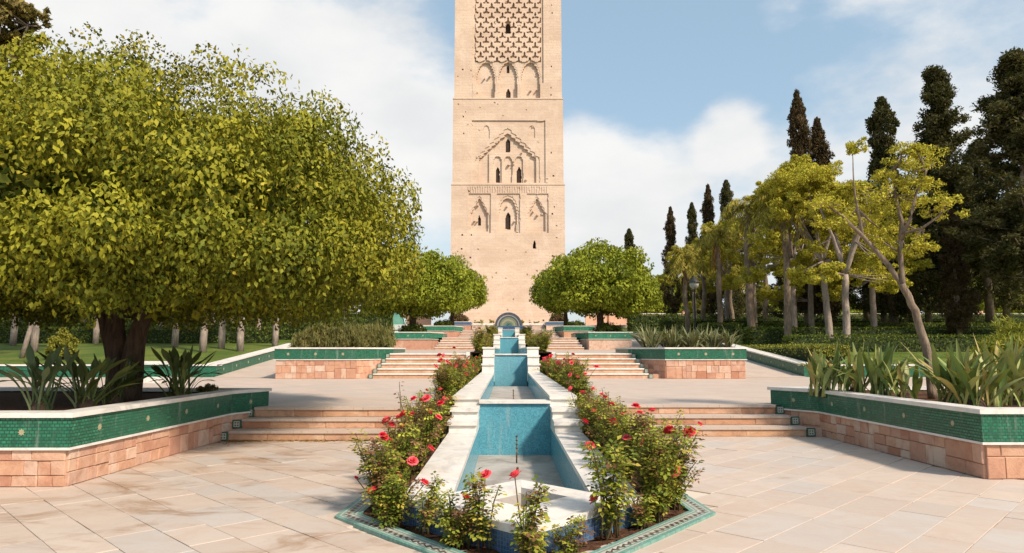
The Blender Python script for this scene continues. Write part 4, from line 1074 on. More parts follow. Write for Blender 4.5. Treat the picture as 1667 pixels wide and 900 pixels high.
# ---- cypresses
CYP = [(.022, .030, .009), (.06, .058, .022), (.13, .105, .045)]
CYPB = [(.025, .02, .01), (.07, .045, .022), (.12, .075, .038)]
def make_cypress(seed, H_, r0, pal, ragged=.25, n=420, base=.1, per=85, leaf=.23):
    rng = np.random.default_rng(seed); t = empty('cypress_tree'); b = MB()
    b.tube([(0, 0, -.2), (.05, 0, H_*.3), (0, .05, H_*.7), (0, 0, H_*.96)], [.28, .22, .12, .03], 8); b.obj('trunk', M['barkgrey'], t)
    f = rng.random(n)**.85; z = H_*(base+(1-base)*f); prof_ = np.clip(1.12*(1-f)**.62*np.minimum(1, (f+.05)*7), 0, 1); wob_ = 1+ragged*np.sin(z*1.3+seed)+ragged*.7*rng.normal(size=n)
    th = rng.random(n)*2*math.pi; q_ = r0*prof_*(.35+.65*rng.random(n)**.5)*wob_; cen = np.stack([q_*np.cos(th), q_*np.sin(th), z], 1)
    rad = (.28+.3*rng.random(n))*(.45+.55*(1-f)); P, N, A, Ls, Wd, C = clumps(rng, cen, rad, per, leaf, pal, 1.35, 0., .38, .2, .4, None, None, .7); A[:, 2] += 1.6
    # stray shoots round the tip
    put('crown', leaf_mesh('cypress_crown', P, N, A, Ls, Wd, C), M['leafdull'], t); return t
cyp = [make_cypress(81, 18, 1.7, CYP, .34, 400), make_cypress(82, 18, 1.5, CYPB, .3), make_cypress(83, 18, 2.5, CYP, .55, 520, .22, 85, .23)]
def make_conifer(seed, H_, r0, pal):
    rng = np.random.default_rng(seed); t = empty('conifer_tree'); b = MB(); b.tube([(0, 0, -.2), (.1, 0, H_*.4), (-.05, .05, H_*.75), (0, 0, H_*.98)], [.3, .22, .11, .03], 8); b.obj('trunk', M['barkgrey'], t)
    cen = []; rad = []; lb = MB()
    for k in range(120):
        f = .2+.78*rng.random()**.9; th = rng.random()*6.283; ln = 1.15*r0*(1.03-f)**.8*(.35+.8*rng.random()); up_ = .15+.5*f; d = np.array([math.cos(th), math.sin(th), up_]); p0 = np.array([0, 0, H_*f])
        lb.tube([tuple(p0), tuple(p0+d*ln*.5+np.array([0, 0, -.08*ln])), tuple(p0+d*ln)], [.05, .035, .012], 5)
        for j in range(9): g_ = .3+.7*rng.random(); cen.append(p0+d*ln*g_+rng.normal(size=3)*.16*ln**.5); rad.append(.16+.2*rng.random())
    lb.obj('branches', M['barkgrey'], t)['kind'] = 'stuff'
    P, N, A, Ls, Wd, C = clumps(rng, np.array(cen), np.array(rad), 62, .2, pal, 1.1, 0., .36, .2, .4, None, None, .7); A[:, 2] += 1.0
    put('crown', leaf_mesh('conifer_crown', P, N, A, Ls, Wd, C), M['leafdull'], t); return t
cyp.append(make_conifer(85, 18, 2.7, CYP)); cyp.append(make_conifer(86, 18, 2.3, CYP))
used = [False]*5
clist = [ # px, top y, Y, kind, width scale, label
 (1091, 338, 78, 1, .8, None), (1126, 332, 76, 0, .8, None), (1152, 302, 72, 1, .8, None), (1182, 296, 70, 0, .95, None), (1024, 374, 84, 0, 1.0, 'dark cypress tip rising behind the round clipped ficus'),
 (1297, 150, 50, 1, .85, 'tallest thin brownish cypress of a close pair'), (1330, 195, 51, 1, .95, 'shorter brownish cypress of a close pair'), (1434, 163, 46, 0, 1.15, 'straight dark cypress behind the slanting tree'),
 (1522, 110, 42, 4, 1.3, 'broad ragged dark cypress, tallest behind the slanting tree'), (1548, 340, 38, 1, .75, 'short reddish brown cypress in front of the ragged dark ones'), (1652, 82, 36, 3, 1.5, 'huge ragged conifer with open dark branches beyond the strap-leaved plants'),
 (1590, 230, 46, 2, 1.3, 'bulky dark cypress filling the gap beside the huge ragged conifer'), (1400, 330, 56, 2, 1.2, None), (1470, 300, 58, 2, 1.1, None), (1350, 380, 60, 2, 1.2, None), (1280, 420, 64, 2, 1.1, None), (1215, 420, 72, 2, 1.1, None), (1625, 330, 52, 2, 1.3, None), (1500, 330, 50, 2, 1.2, None), (1560, 280, 54, 2, 1.3, None), (1430, 360, 52, 2, 1.1, None)]
for px, ty, Y, k, ws, lab in clist:
    c = at(px, ty, Y); H_ = c.z-lawn_z(Y); t = cyp[k] if not used[k] else copy_tree(cyp[k]); used[k] = True
    t.location = (c.x, Y, lawn_z(Y)); sc = H_/18; t.scale = (ws*(.55+.45*sc), ws*(.55+.45*sc), sc); t.rotation_euler[2] = rnd.random()*6
    if lab: tag(t, lab, 'tree')
    elif Y >= 70 and px < 1190: tag(t, 'slim far cypress in the row behind the palm grove', 'tree', 'far cypress row')
    else: tag(t, 'dark conifer closing the back of the grove behind the feathery trees', 'tree', 'dark conifers behind the grove')

# ---- trees on the left lawn: pale trunks under the ficus crown
BRN = [(.07, .075, .015), (.13, .12, .022), (.20, .155, .04)]
def lawn_tree(px, by, Y, topy, spread, label, seed, r0=.2, group=None, pal=BRN, lean=0., npad=16):
    b0 = at(px, by, Y); r = random.Random(seed); zb = lawn_z(Y); H_ = at(px, topy, Y).z-zb; x = b0.x
    fork = (x+lean, Y, zb+H_*.5); limbs = [([(x, Y, zb-.1), (x+lean*.5, Y, zb+H_*.25), fork], [r0*.85, r0*.82, r0*.75])]; pads = []
    for k in range(4):
        th = k*1.6+r.random(); e = (fork[0]+spread*.6*math.cos(th), Y+spread*.6*math.sin(th), zb+H_*(.75+.15*r.random())); limbs.append(([fork, tuple(Vector(fork).lerp(Vector(e), .5)), e], [.14, .09, .04]))
    for k in range(npad):
        th = k*2.4; f = (k+.5)/npad; q_ = spread*math.sqrt(f); pads.append(((fork[0]+q_*math.cos(th), Y+q_*math.sin(th), zb+H_*(.96-.4*f*f-.1*r.random())), spread*.36))
    return pad_tree('lawn_tree', (x, Y, zb), limbs, pads, label, seed, .3, 60, group, pal=pal, squash=.8, tip=(.26, .21, .05), bark='barkpale')
for i, (px, Y) in enumerate(((330, 33), (360, 35), (391, 33.5), (447, 37), (284, 36), (303, 44), (420, 46), (345, 48), (375, 50), (470, 48), (55, 33), (20, 38), (155, 40), (260, 42))):
    lawn_tree(px, 575, Y, 185 if Y < 42 else 215, 2.2, 'pale straight trunk in the row of lawn trees behind the huge ficus', 90+i, .2, 'row of pale trunks on the lawn')
lawn_tree(-25, 580, 31, -40, 2.3, 'tall brownish tree rising above the huge ficus crown', 98, .24, None, [(.08, .07, .02), (.14, .105, .035), (.20, .14, .05)], -.9, 24)
lawn_tree(35, 580, 30, 190, 2.0, 'thin leaning tree beside the round topiary bush', 99, .12, None, lean=1.2)
lawn_tree(135, 560, 48, 190, 2.6, 'slim tree on the far lawn behind the round topiary bush', 100, .16, None)
lawn_tree(560, 545, 70, 330, 3.0, 'tree beyond the ramp wall behind the grassy bushes', 101, .2, None, FIC2)
for i, (px, Y) in enumerate(((610, 84), (500, 78))):
    lawn_tree(px, 540, Y, 420, 3.2, 'far green tree at the end of the ficus-side lawn', 110+i, .2, 'far lawn trees', FIC2)

# ---- hedges (clipped boxes of small leaves)
HED = [(.04, .065, .010), (.085, .12, .018), (.15, .18, .03)]
def hedge(x0, x1, y0, y1, h, label, seed, n=5200, leaf=.16, pal=HED, group=None):
    rng = np.random.default_rng(seed); zb = lawn_z((y0+y1)/2); t = tag(empty('hedge', ((x0+x1)/2, (y0+y1)/2, zb)), label, 'hedge', group)
    b = MB(); b.box(x0+.12, x1-.12, y0+.12, y1-.12, zb-.3, zb+h-.12); b.obj('branch_core', m_core, t)
    f = rng.random((n, 3)); P = np.stack([x0+(x1-x0)*f[:, 0], y0+(y1-y0)*f[:, 1], zb+h*f[:, 2]], 1); k = rng.random(n); N = np.zeros((n, 3))
    top = k < .45; P[top, 2] = zb+h+rng.normal(size=top.sum())*.035; N[top, 2] = 1
    fr = (k >= .45) & (k < .85); P[fr, 1] = y0+rng.normal(size=fr.sum())*.05; N[fr, 1] = -1
    sd = k >= .85; sg = rng.random(sd.sum()) < .5; P[sd, 0] = np.where(sg, x0, x1)+rng.normal(size=sd.sum())*.05; N[sd, 0] = np.where(sg, -1, 1)
    N += rng.normal(size=(n, 3))*.5; A = rng.normal(size=(n, 3)); put('foliage', leaf_mesh('hedge_leaves', P, N, A, leaf*(.7+.6*rng.random(n)), leaf*.55, pick(rng, n, pal)), M['leaf'], t, True); return t
m_core = m_plain('hedge_core', (.02, .03, .008), (.035, .05, .012), 3)
hedge(12.5, 34, 44, 45.2, 1.1, 'long clipped dark hedge across the grove lawn, front row', 120); hedge(12.5, 44, 55, 56.4, 1.3, 'long clipped dark hedge across the grove lawn, second row', 121)
hedge(12.5, 60, 70, 71.6, 1.7, 'long tall dark hedge at the back of the grove lawn', 122, 6500, .22)
hedge(-40, -12.5, 46, 47.2, 1.1, 'long clipped hedge behind the row of pale trunks, front row', 123); hedge(-50, -12.5, 57, 58.4, 1.4, 'long clipped hedge behind the row of pale trunks, second row', 124)
hedge(-60, -12.5, 72, 73.6, 1.9, 'long tall hedge at the back of the ficus-side lawn', 125, 6500, .22)
hedge(11.75, 13.2, 26.7, 36, .42, 'low rounded bright hedge along the ramp wall on the grove side', 126, 5200, .1, [(.10, .12, .02), (.18, .19, .03), (.24, .23, .04)])
hedge(13.6, 36, 33, 34, .75, 'low clipped hedge on the grove lawn nearest the bright border hedge', 127, 5200, .12); hedge(13.6, 40, 38.6, 39.8, .95, 'clipped hedge under the feathery yellow trees', 128, 5200, .14)
hedge(-38, -14, 40.5, 41.5, .9, 'clipped hedge among the pale lawn trunks', 129, 5200, .14)
# far trees closing the horizon beyond the garden walls
for i in range(14):
    s = -1 if i < 7 else 1; x = s*(20+ (i % 7)*12+rnd.uniform(-3, 3)); Y = 112+rnd.uniform(0, 12)
    t = copy_tree(bpy.data.objects['ficus_tree.001']); t.location = (x, Y, 4.3); q_ = rnd.uniform(.9, 1.5); t.scale = (q_*1.3, q_*1.3, q_*1.3); t.rotation_euler[2] = rnd.random()*6
    tag(t, 'distant green tree beyond the pink garden wall', 'tree', 'distant trees beyond the walls')

# ---- bushes
def bush(name, loc, r, h, label, seed, pal, leaf=.09, n=60, per=60, group=None, up=0., squash=.9, aspect=.5, mat='leaf', catn='bush'):
    rng = np.random.default_rng(seed); t = tag(empty(name, loc), label, catn, group); D = unit(rng.normal(size=(n, 3))); D[:, 2] = np.abs(D[:, 2])
    cen = D*np.array([r*.8, r*.8, h*.75])*(.5+.5*rng.random((n, 1)))+np.array([0, 0, h*.12]); P, N, A, Ls, Wd, C = clumps(rng, cen, r*.2*(.7+.6*rng.random(n)), per, leaf, pal, squash, .1, aspect, .3); A[:, 2] += up
    b = MB()
    for k in range(5): b.tube([(0, 0, -.05), tuple(cen[k]*.5), tuple(cen[k])], [.03, .02, .008], 5)
    b.obj('stems', M['bark'], t, False); put('foliage', leaf_mesh('bush_leaves', P, N, A, Ls, Wd, C), M[mat], t); return t
c = at(101, 585, 29.5); bush('topiary_bush', (c.x, 29.5, lawn_z(29.5)), .72, 1.5, 'round bright topiary bush on the lawn behind the huge ficus', 130, [(.12, .13, .02), (.22, .21, .03), (.30, .27, .04)], .1, 90, 70)
OLV = [(.09, .10, .03), (.15, .14, .04), (.24, .20, .07)]
for i, (x, y, r, h) in enumerate(((-7.4, 26.2, 1.0, 1.0), (-6.3, 26.6, 1.1, 1.05), (-5.4, 27.2, .9, .9), (-7.6, 28.0, 1.1, 1.15), (-5.6, 28.6, 1.0, 1.3))):
    bush('grassy_bush', (x, y, 1.52), r, h, 'fine-leaved olive bush in the planter of grassy bushes', 140+i, OLV, .22, 80, 50, 'grassy bushes in one planter', 2.2, 1.1, .16)
c = at(1655, 560, 24); 
for i, (px, Y, r, h) in enumerate(((1655, 24.5, 1.5, 2.5), (1618, 25.0, 1.0, 1.6))):
    c = at(px, 575, Y); bush('bright_shrub', (c.x, Y, Z2), r, h, 'bright yellow-green feathery shrub behind the strap-leaved plants', 150+i, [(.16, .19, .02), (.28, .28, .035), (.36, .34, .05)], .24, 90, 60, 'bright feathery shrubs', 1.0, 1., .2)
for i, (s, x, y) in enumerate(((-1, -6.6, 46.8), (1, 6.7, 46.8), (-1, -6.4, 67.3), (1, 6.5, 67.3))):
    bush('low_bush', (x, y, 2.6 if y < 60 else 3.74), 1.2, .75, 'low dark bush under a round ficus of the '+('middle' if y < 60 else 'upper')+' terrace, '+SIDE[s], 160+i, HED, .16, 50, 40, 'low bushes in upper planters')
for i, s in enumerate((-1, 1)):
    bush('planter_bush', (s*6.2, 85.5, 4.92), 1.5, 1.3, 'reddish bush in the navy-tiled planter, '+SIDE[s], 164+i, [(.10, .05, .03), (.16, .08, .05), (.14, .12, .04)], .22, 50, 40, 'bushes in navy planters')
for i, (px, r) in enumerate(((783, .5), (800, .55), (850, .5), (867, .6), (776, .4), (875, .4))):
    c = at(px, 524, 88); bush('young_bush', (c.x, 88, Z6), r, .9, 'small yellow bush at the foot of the tower behind the kerb wall', 170+i, [(.25, .22, .05), (.34, .28, .06)], .16, 14, 30, 'young bushes at the tower foot')
for i, (px, py, Y) in enumerate(((1612, 655, 12.9), (900, 0, 0))):
    if Y: c = at(350, 632, 12.6); bush('low_cushion_plant', (c.x, 12.3, .74), .22, .16, 'low green cushion plant at the rear of the huge ficus planter', 180, OLV, .05, 24, 40)

# ---- strelitzia and strap-leaved clumps
def strap_plant(name, loc, h, n, label, seed, pal, lw=.1, spread=.55, blade=.5, group=None, lean=(0, 0), catn='plant', wide=0., mat='glossy'):
    rng = random.Random(seed); nr = np.random.default_rng(seed); t = tag(empty(name, loc), label, catn, group)
    vs = []; fs = []; cs = []
    for i in range(n):
        th = rng.random()*2*math.pi; q_ = rng.random()**.7; out = spread*q_; hh = h*(.6+.45*rng.random())*(1-.15*q_); d = Vector((math.cos(th), math.sin(th), 0)); rt = Vector((rng.gauss(0, .07+.2*wide), rng.gauss(0, .07+.2*wide), -.03))
        col = Vector(rng.choice(pal))*rng.uniform(.8, 1.25); sd = Vector((-d.y, d.x, 0)); tw = rng.uniform(-1.2, 1.2); sd = (sd*math.cos(tw)+d*math.sin(tw)).normalized(); curl = rng.uniform(.0, 1.25)*q_ if rng.random() < .8 else rng.uniform(1.2, 2.2)*q_
        m_ = 9; base = len(vs)
        for k in range(m_+1):
            f = k/m_; p = rt+d*(out*f**1.3*h+curl*.5*h*max(0, f-.6)**1.5)+Vector((lean[0]*f*f, lean[1]*f*f, hh*(f-.28*curl*f**3)))
            if f < 1-blade: w_ = .012+.006*(1-f)
            else: g_ = (f-(1-blade))/blade; w_ = max(.004, lw*math.sin(min(1, g_*1.02)*math.pi)**.75*(1-.25*g_)+.008*(1-g_))
            up = d*.6*w_+Vector((0, 0, .25*w_)); vs += [p-sd*w_+up*.5, p-up*.4, p+sd*w_+up*.5]; kc = col*(1.0 if f > 1-blade else 1.25); cs += [kc, kc*1.12, kc]
        for k in range(m_):
            a_ = base+k*3; fs += [[a_, a_+1, a_+4, a_+3], [a_+1, a_+2, a_+5, a_+4]]
    me = bpy.data.meshes.new(name); me.from_pydata([tuple(v) for v in vs], [], fs); ca = me.color_attributes.new('Col', 'FLOAT_COLOR', 'POINT'); ca.data.foreach_set('color', [x for c_ in cs for x in (*c_, 1)])
    me.polygons.foreach_set('use_smooth', [True]*len(fs)); put('leaves', me, M[mat], t); 
    b = MB(); b.lathe([(.13, -.05), (.12, .05), (.05, .14)], 8); b.obj('crown_base', M['bark'], t, False); return t
DKG = [(.04, .06, .016), (.065, .09, .024), (.10, .12, .034)]; LTG = [(.10, .14, .06), (.15, .18, .085), (.07, .11, .045)]; GRY = [(.14, .19, .05), (.22, .26, .085), (.32, .33, .12), (.09, .14, .035), (.36, .28, .10)]
for px, Y, h, n, lab, pal, lw, sp in ((65, 8.9, 1.0, 26, 'pale-leaved strelitzia at the corner of the huge ficus planter', LTG, .055, .55), (140, 9.4, .95, 34, 'grey-green strelitzia clump in front of the huge ficus trunk', DKG+LTG[:2], .055, .8),
                                (292, 10.9, 1.05, 44, 'dark broad-leaved strelitzia beside the huge ficus trunk', DKG, .06, .6), (185, 10.2, .85, 18, 'low dark strelitzia at the foot of the huge ficus trunk', DKG, .055, .7)):
    c = at(px, 640, Y); strap_plant('strelitzia', (c.x, Y, .735), h, n, lab, int(px), pal, lw, sp, .36)
for px, Y, h, n, lab, sp in ((1345, 12.0, 1.05, 34, 'upright strap-leaved clump at the stair end of the yellow tree planter', .45), (1432, 11.3, 1.05, 40, 'spreading strap-leaved clump between two others in the yellow tree planter', .6), (1475, 10.9, .8, 22, 'small strap-leaved clump at the trunk of the slanting tree', .6),
                             (1550, 9.9, 1.05, 46, 'largest spiky strap-leaved clump in the yellow tree planter', .7), (1588, 9.5, .95, 34, 'bushy strap-leaved clump at the near edge of the yellow tree planter', .7), (1650, 9.7, 1.1, 40, 'tall strap-leaved clump at the corner of the yellow tree planter', .6), (1620, 11.2, 1.1, 40, 'strap-leaved clump at the rear of the yellow tree planter', .6), (1392, 11.7, .95, 30, 'strap-leaved clump second from the stair end of the yellow tree planter', .5), (1690, 10.6, 1.1, 36, 'outer strap-leaved clump of the yellow tree planter', .6)):
    c = at(px, 650, Y); strap_plant('strap_leaf_clump', (c.x, Y, .735), h, n, lab, int(px), GRY, .045, sp, .72, wide=.3)
for i in range(9):
    x = 5.35+(i % 5)*.72+rnd.uniform(-.1, .1); y = 25.6+(i//5)*1.3; strap_plant('spiky_clump', (x, y, 1.52), 1.0+.15*rnd.random(), 42, 'spiky olive clump in the planter of spiky strap-leaved clumps', 200+i, [(.10, .115, .05), (.15, .16, .07), (.20, .19, .09)], .04, .75, .85, 'spiky clumps in one planter')

# ---- roses
RL = [(.08, .115, .015), (.18, .23, .03), (.32, .33, .045), (.42, .32, .06)]
RB = [(.16, .07, .04), (.22, .12, .06)]
def bloom_mesh(seed, m):
    r = random.Random(seed); vs = []; fs = []
    for ring_, (n, rad, tilt, ln) in enumerate(((3, .10, .15, .55), (5, .22, .35, .7), (6, .36, .65, .8), (7, .5, 1.05, .8))):
        for k in range(n):
            th = 2*math.pi*(k+.5*ring_)/n+r.uniform(-.2, .2); d = Vector((math.cos(th), math.sin(th), 0)); s_ = Vector((-d.y, d.x, 0)); b0 = len(vs)
            for j in range(4):
                f = j/3; t_ = tilt*(.5+f*.8); p = d*(rad*.35+ln*.72*f*math.sin(t_)+rad*.3*f)+Vector((0, 0, -.35+ln*f*math.cos(t_)*1.05)); w_ = (rad*.55+.2)*math.sin(.35+f*2.2); vs += [p-s_*w_-d*.10*w_, p+d*.05, p+s_*w_-d*.10*w_]
            for j in range(3): a_ = b0+j*3; fs += [[a_, a_+1, a_+4, a_+3], [a_+1, a_+2, a_+5, a_+4]]
    me = bpy.data.meshes.new('bloom'); me.from_pydata([tuple(v) for v in vs], [], fs); me.polygons.foreach_set('use_smooth', [True]*len(fs)); me.materials.append(m); return me
BLOOM = [bloom_mesh(1, M['rose_red']), bloom_mesh(2, M['rose_pink']), bloom_mesh(3, M['rose_red']), bloom_mesh(4, M['rose_pink'])]
def rose_mesh(seed, h, w_, n, dense=1., red=.12):
    """stems mesh and leaf mesh of one bush (base at origin), plus shoot tips"""
    r = random.Random(seed); nr = np.random.default_rng(seed); b = MB(); P = []; A = []; N = []; C = []; Ls = []; tips = []
    for i in range(n):
        th = r.random()*6.283; q_ = w_*r.random()**.6; hh = h*(.55+.45*r.random()); tip = Vector((q_*math.cos(th), q_*math.sin(th), hh)); mid = Vector((tip.x*.35, tip.y*.35, hh*.55)); base = Vector((r.gauss(0, .04), r.gauss(0, .04), -.04))
        pts = [base]+[base.lerp(mid, f)*(1-f)+mid.lerp(tip, f)*f for f in (.25, .5, .75, 1.)]; b.tube(pts, [.010, .008, .006, .005, .003], 5); tips.append(tip)
        k = int((25+13*r.random())*dense*hh/.6)
        redshoot = r.random() < red
        for j in range(k):
            f = .22+.78*(j+r.random())/k; s_ = f*4; i0 = min(3, int(s_)); p0 = pts[i0].lerp(pts[i0+1], s_-i0); a_ = Vector((r.gauss(0, 1), r.gauss(0, 1), r.gauss(.1, .45))).normalized(); ln = r.uniform(.05, .09)
            sd = a_.cross(Vector((0, 0, 1))).normalized(); nn = sd.cross(a_)
            col = (pick(nr, 1, RB, .2) if (redshoot and f > .55) or r.random() < .05 else pick(nr, 1, RL, .2))[0]
            for (u_, v_, s2) in ((1.15, 0, 1.), (.75, .5, .85), (.75, -.5, .85), (.3, .45, .7), (.3, -.45, .7)):
                P.append(p0+a_*ln*u_+sd*v_*ln*.75+nn*r.gauss(0, .008)); A.append(a_*(.6 if v_ else 1.)+sd*v_*1.6+Vector((0, 0, -.25))); N.append(nn+Vector((r.gauss(0, .35), r.gauss(0, .35), .3))); C.append(col*r.uniform(.8, 1.2)); Ls.append(ln*.62*s2)
    Ls = np.array(Ls); me = leaf_mesh('rose_leaves', np.array(P), np.array(N), np.array(A), Ls, Ls*.74, np.array(C), .12); me.materials.append(M['leaf'])
    sm_ = b.mesh('rose_stems'); sm_.materials.append(M['rosestem']); return sm_, me, tips
M['rosestem'] = m_plain('rose_stem', (.10, .085, .03), (.07, .045, .02), 20)
VAR = [rose_mesh(300, .72, .30, 16, 1.15), rose_mesh(301, .80, .34, 18, 1.1), rose_mesh(302, .66, .30, 17, 1.25, .05), rose_mesh(303, .9, .28, 13, .95, .35), rose_mesh(304, .55, .34, 16, 1.2)]
SPARSE = [rose_mesh(310, .62, .2, 5, 1.1, .1), rose_mesh(311, .7, .26, 8, 1.3, .0), rose_mesh(312, .42, .26, 9, 1.1, .3)]
bushes = []
def rose(x, y, z, sc, var, label, group, blooms=2, seed=0):
    t = tag(empty('rose_bush', (x, y, z), 0), label, 'rose bush', group); sm_, lm, tips = var; rz = (seed*2.17) % 6.28; rot = Matrix.Rotation(rz, 3, 'Z')
    for nm, me in (('stems', sm_), ('leaves', lm)):
        o = put(nm, me, None, t); o.scale = sc; o.rotation_euler = (0, 0, rz)
    r = random.Random(seed)
    for tp in r.sample(tips, min(blooms, len(tips))):
        p = rot @ Vector((tp.x*sc[0], tp.y*sc[1], tp.z*sc[2])); o = put('bloom', r.choice(BLOOM), None, t); s_ = r.uniform(.042, .06); o.location = p*1.06+Vector((0, 0, .035)); o.scale = (s_,)*3; o.rotation_euler = (r.gauss(-.1, .35), r.gauss(0, .35), r.random()*6)
    bushes.append((t, x, y, z)); return t
sd_ = 0
for s, y_end in ((-1, YL), (1, YR)):
    y = 6.55; k = 0
    while y < y_end+.3:
        x = s*(1.27+rnd.uniform(-.05, .08)); sd_ += 1; v = VAR[(sd_*3+k) % 4] if k else VAR[1]; hs = rnd.uniform(.82, 1.08)
        rose(x, y, .0, (rnd.uniform(.85, 1.1), rnd.uniform(.9, 1.15), hs), v, 'leafy red rose bush in the row beside the channel, %s side, lower plaza' % ('ficus planter' if s < 0 else 'yellow tree planter'), 'lower roses %s' % ('ficus side' if s < 0 else 'grove side'), rnd.choice((1, 2, 2)), sd_)
        y += rnd.uniform(.42, .58); k += 1
    y = (YL if s < 0 else YR)+1.0
    while y < 24.6:
        sd_ += 1; rose(s*(1.33+rnd.uniform(-.08, .08)), y, Z2+.03, (rnd.uniform(.9, 1.15), 1.1, rnd.uniform(.8, 1.1)), VAR[sd_ % 5], 'red rose bush in the channel-side row on the lower terrace, '+SIDE[s], 'lower terrace roses, '+SIDE[s], rnd.choice((2, 3, 3)), sd_); y += rnd.uniform(.62, .85)
    y = 27
    while y < 44.8: sd_ += 1; rose(s*1.34, y, z3(y)+.03, (1.2, 1.3, rnd.uniform(1., 1.35)), VAR[sd_ % 5], 'brownish rose bush in the channel-side row on the middle terrace, '+SIDE[s], 'middle terrace roses, '+SIDE[s], 1, sd_); y += rnd.uniform(1.1, 1.6)
    y = 47
    while y < 65: sd_ += 1; rose(s*1.34, y, z4(y)+.03, (1.3, 1.5, rnd.uniform(1., 1.3)), VAR[sd_ % 5], 'rose bush in the channel-side row on the upper terrace, '+SIDE[s], 'upper terrace roses, '+SIDE[s], 0, sd_); y += rnd.uniform(1.8, 2.4)
front = [(-1.12, 5.98, .85, VAR[4], 'bushy low rose at the bend of the mosaic border, ficus side'), (-.80, 5.78, .8, SPARSE[0], 'thin rose with few stems before the marble point, ficus side'), (-.52, 5.40, .78, VAR[4], 'leafy low rose at the pointed end of the bed, ficus side'),
         (-.33, 5.34, 1.0, SPARSE[0], 'single thin long-stemmed rose before the marble point'), (.0, 4.93, .98, SPARSE[0], 'rose bush standing at the very tip of the marble channel'), (.06, 5.0, .75, SPARSE[2], 'low rose shoots at the tip of the marble channel'),
         (.30, 5.12, .8, SPARSE[2], 'small sparse rose beside the tip of the channel'), (.72, 5.66, 1.12, SPARSE[1], 'pale green rose before the marble point, grove side'), (1.02, 5.98, .85, SPARSE[2], 'low brown rose against the blue channel wall, grove side'), (1.18, 6.2, 1.0, VAR[1], 'large bushy rose at the bend of the mosaic border, grove side'), (1.42, 6.62, .95, VAR[0], 'outermost rose leaning over the mosaic border, grove side')]
for i, (x, y, sc, v, lab) in enumerate(front): rose(x, y, -.0, (sc, sc, sc), v, lab, None, 0, 500+i)
# blooms that stand out in the photograph, each on its own stalk
M_st = M['rosestem']
for px, py, Y, big, k in ((605, 797, 6.35, .058, 1), (580, 777, 6.5, .026, 0), (657, 673, 7.7, .05, 0), (628, 683, 7.8, .046, 1), (638, 692, 7.75, .045, 3), (672, 749, 6.8, .045, 1), (694, 647, 9.0, .05, 1), (717, 655, 9.4, .045, 0), (722, 648, 9.7, .04, 1), (702, 729, 7.3, .046, 3),
                          (692, 784, 6.1, .046, 1), (759, 808, 5.55, .045, 0), (790, 771, 5.55, .04, 1), (838, 771, 5.05, .048, 1), (697, 820, 5.8, .033, 3), (747, 838, 5.4, .03, 0), (731, 853, 5.4, .03, 0), (1089, 699, 6.7, .05, 0), (1121, 702, 6.55, .052, 2), (1044, 719, 6.9, .05, 1), (1098, 767, 6.35, .045, 1), (967, 811, 5.7, .05, 1),
                          (960, 724, 6.7, .042, 0), (953, 685, 8.6, .045, 0), (995, 657, 9.6, .043, 1), (948, 638, 11, .045, 1), (928, 632, 11.6, .045, 1), (971, 596, 14.5, .06, 1), (909, 590, 16, .055, 1), (717, 586, 15.5, .055, 0), (715, 577, 16, .05, 0), (728, 588, 15.5, .05, 1), (742, 596, 14.8, .055, 1), (886, 584, 16.5, .06, 1), (700, 670, 8.6, .04, 3), (715, 678, 8.4, .04, 3), (650, 775, 6.6, .04, 1), (1082, 745, 6.6, .035, 0), (1003, 690, 8.2, .035, 0)):
    c = at(px, py, Y); t, bx_, by_, bz_ = min(bushes, key=lambda q_: (q_[1]-c.x)**2+(q_[2]-c.y)**2)
    o = put('bloom', BLOOM[k], None, t); o.location = (c.x-bx_, c.y-by_, c.z-bz_); o.scale = (big*1.42,)*3; o.rotation_euler = (rnd.gauss(.5, .25), rnd.gauss(0, .3), rnd.random()*6)
    b = MB(); e = Vector(o.location); st_ = Vector((e.x*.15, e.y*.15, max(.05, e.z*.25))); b.tube([st_, st_.lerp(e, .5)+Vector((e.x*.12, e.y*.12, .02)), e-Vector((0, 0, big*.3))], [.007, .005, .004], 5); b.obj('flower_stalk', M_st, t, False)
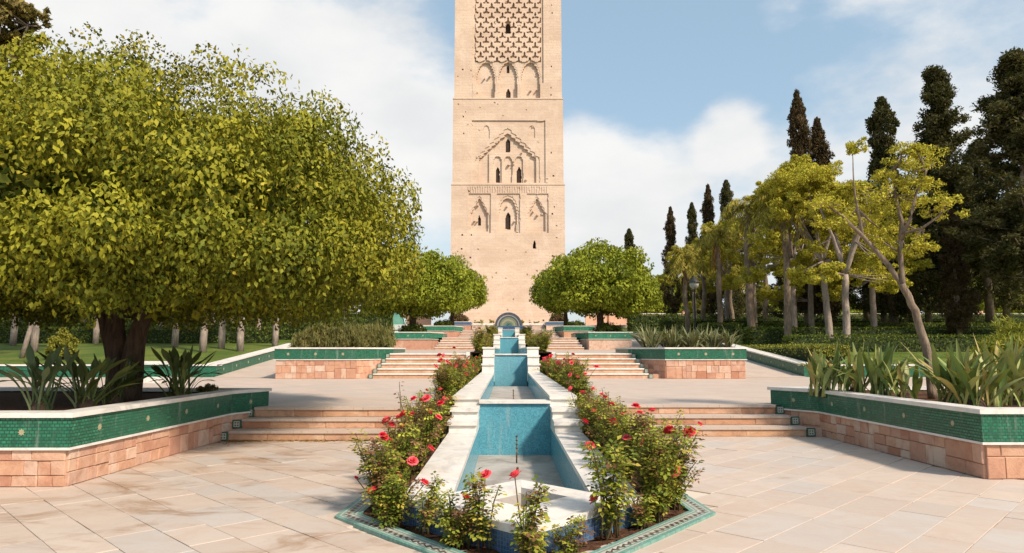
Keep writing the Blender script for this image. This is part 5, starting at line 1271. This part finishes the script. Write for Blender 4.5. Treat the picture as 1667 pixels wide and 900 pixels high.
# tall dark red shoots
for px, py, Y in ((650, 622, 7.9), (648, 640, 8.3), (980, 632, 9.5), (1010, 655, 8.8), (1135, 750, 6.45), (700, 640, 9.6), (990, 640, 9.2), (600, 720, 7.3)):
    c = at(px, py, Y); t, bx_, by_, bz_ = min(bushes, key=lambda q_: (q_[1]-c.x)**2+(q_[2]-c.y)**2); e = Vector((c.x-bx_, c.y-by_, c.z-bz_)); r = random.Random(px); st_ = Vector((e.x*.2, e.y*.2, e.z*.3))
    b = MB(); pts = [st_.lerp(e, f)+Vector((0, 0, .03*math.sin(f*3))) for f in (0, .33, .66, 1)]; b.tube(pts, [.007, .006, .005, .003], 5); b.obj('shoot', M_st, t, False)
    P = []; A = []; N = []; C = []; Ls = []
    for k in range(11):
        p0 = st_.lerp(e, .4+.6*k/10); a_ = Vector((r.gauss(0, 1), r.gauss(0, 1), .1)).normalized(); sd = a_.cross(Vector((0, 0, 1))).normalized(); ln = r.uniform(.05, .08); col = np.array((.16, .05, .04) if px not in (1135, 600) else (.10, .12, .025))*r.uniform(.7, 1.3)
        for u_, v_ in ((1., 0), (.6, .5), (.6, -.5)): P.append(p0+a_*ln*u_+sd*v_*ln*.8); A.append(a_+sd*v_*1.5); N.append(Vector((r.gauss(0, .5), r.gauss(0, .5), 1))); C.append(col); Ls.append(ln*.6)
    Ls = np.array(Ls); put('shoot_leaves', leaf_mesh('shoot_leaves', np.array(P), np.array(N), np.array(A), Ls, Ls*.65, np.array(C)), M['leaf'], t)

# ---- fallen leaves swept against the left steps, petals on the soil
def litter(name, pts, size, pal, label, seed):
    rng = np.random.default_rng(seed); n = len(pts); N = np.tile([0, 0, 1.], (n, 1))+rng.normal(size=(n, 3))*.25; A = rng.normal(size=(n, 3)); A[:, 2] *= .1
    tag(put(name, leaf_mesh(name, np.array(pts), N, A, size*(.6+.8*rng.random(n)), size*.5, pick(rng, n, pal)), M['leafdull']), label, 'leaves', None, 'stuff')
pts = []
for k in range(420):
    x = rnd.uniform(-4.75, -1.75); pts.append((x, YL-.02-abs(rnd.gauss(0, .07)), .012))
for k in range(60): pts.append((rnd.uniform(-4.9, -4.4), YL-abs(rnd.gauss(0, .35)), .012))
for k in range(90): pts.append((rnd.uniform(-4.6, 4.6), rnd.uniform(6, 11.5), .012)) if abs(pts[-1][0]) > 1.7 else None
pts = [p for p in pts if abs(p[0]) > 1.7]
litter('fallen_leaves', pts, .058, [(.30, .16, .04), (.40, .24, .06), (.20, .10, .04)], 'dry yellow leaves swept against the foot of the steps', 401)
pts = [(x, 4.95+abs(x)*1.12+rnd.uniform(0, .25), .03) for x in [rnd.uniform(-.9, -.25) for _ in range(50)]]
litter('fallen_petals', pts, .03, [(.5, .25, .27), (.45, .1, .14)], 'pink petals fallen on the soil of the bed', 402)
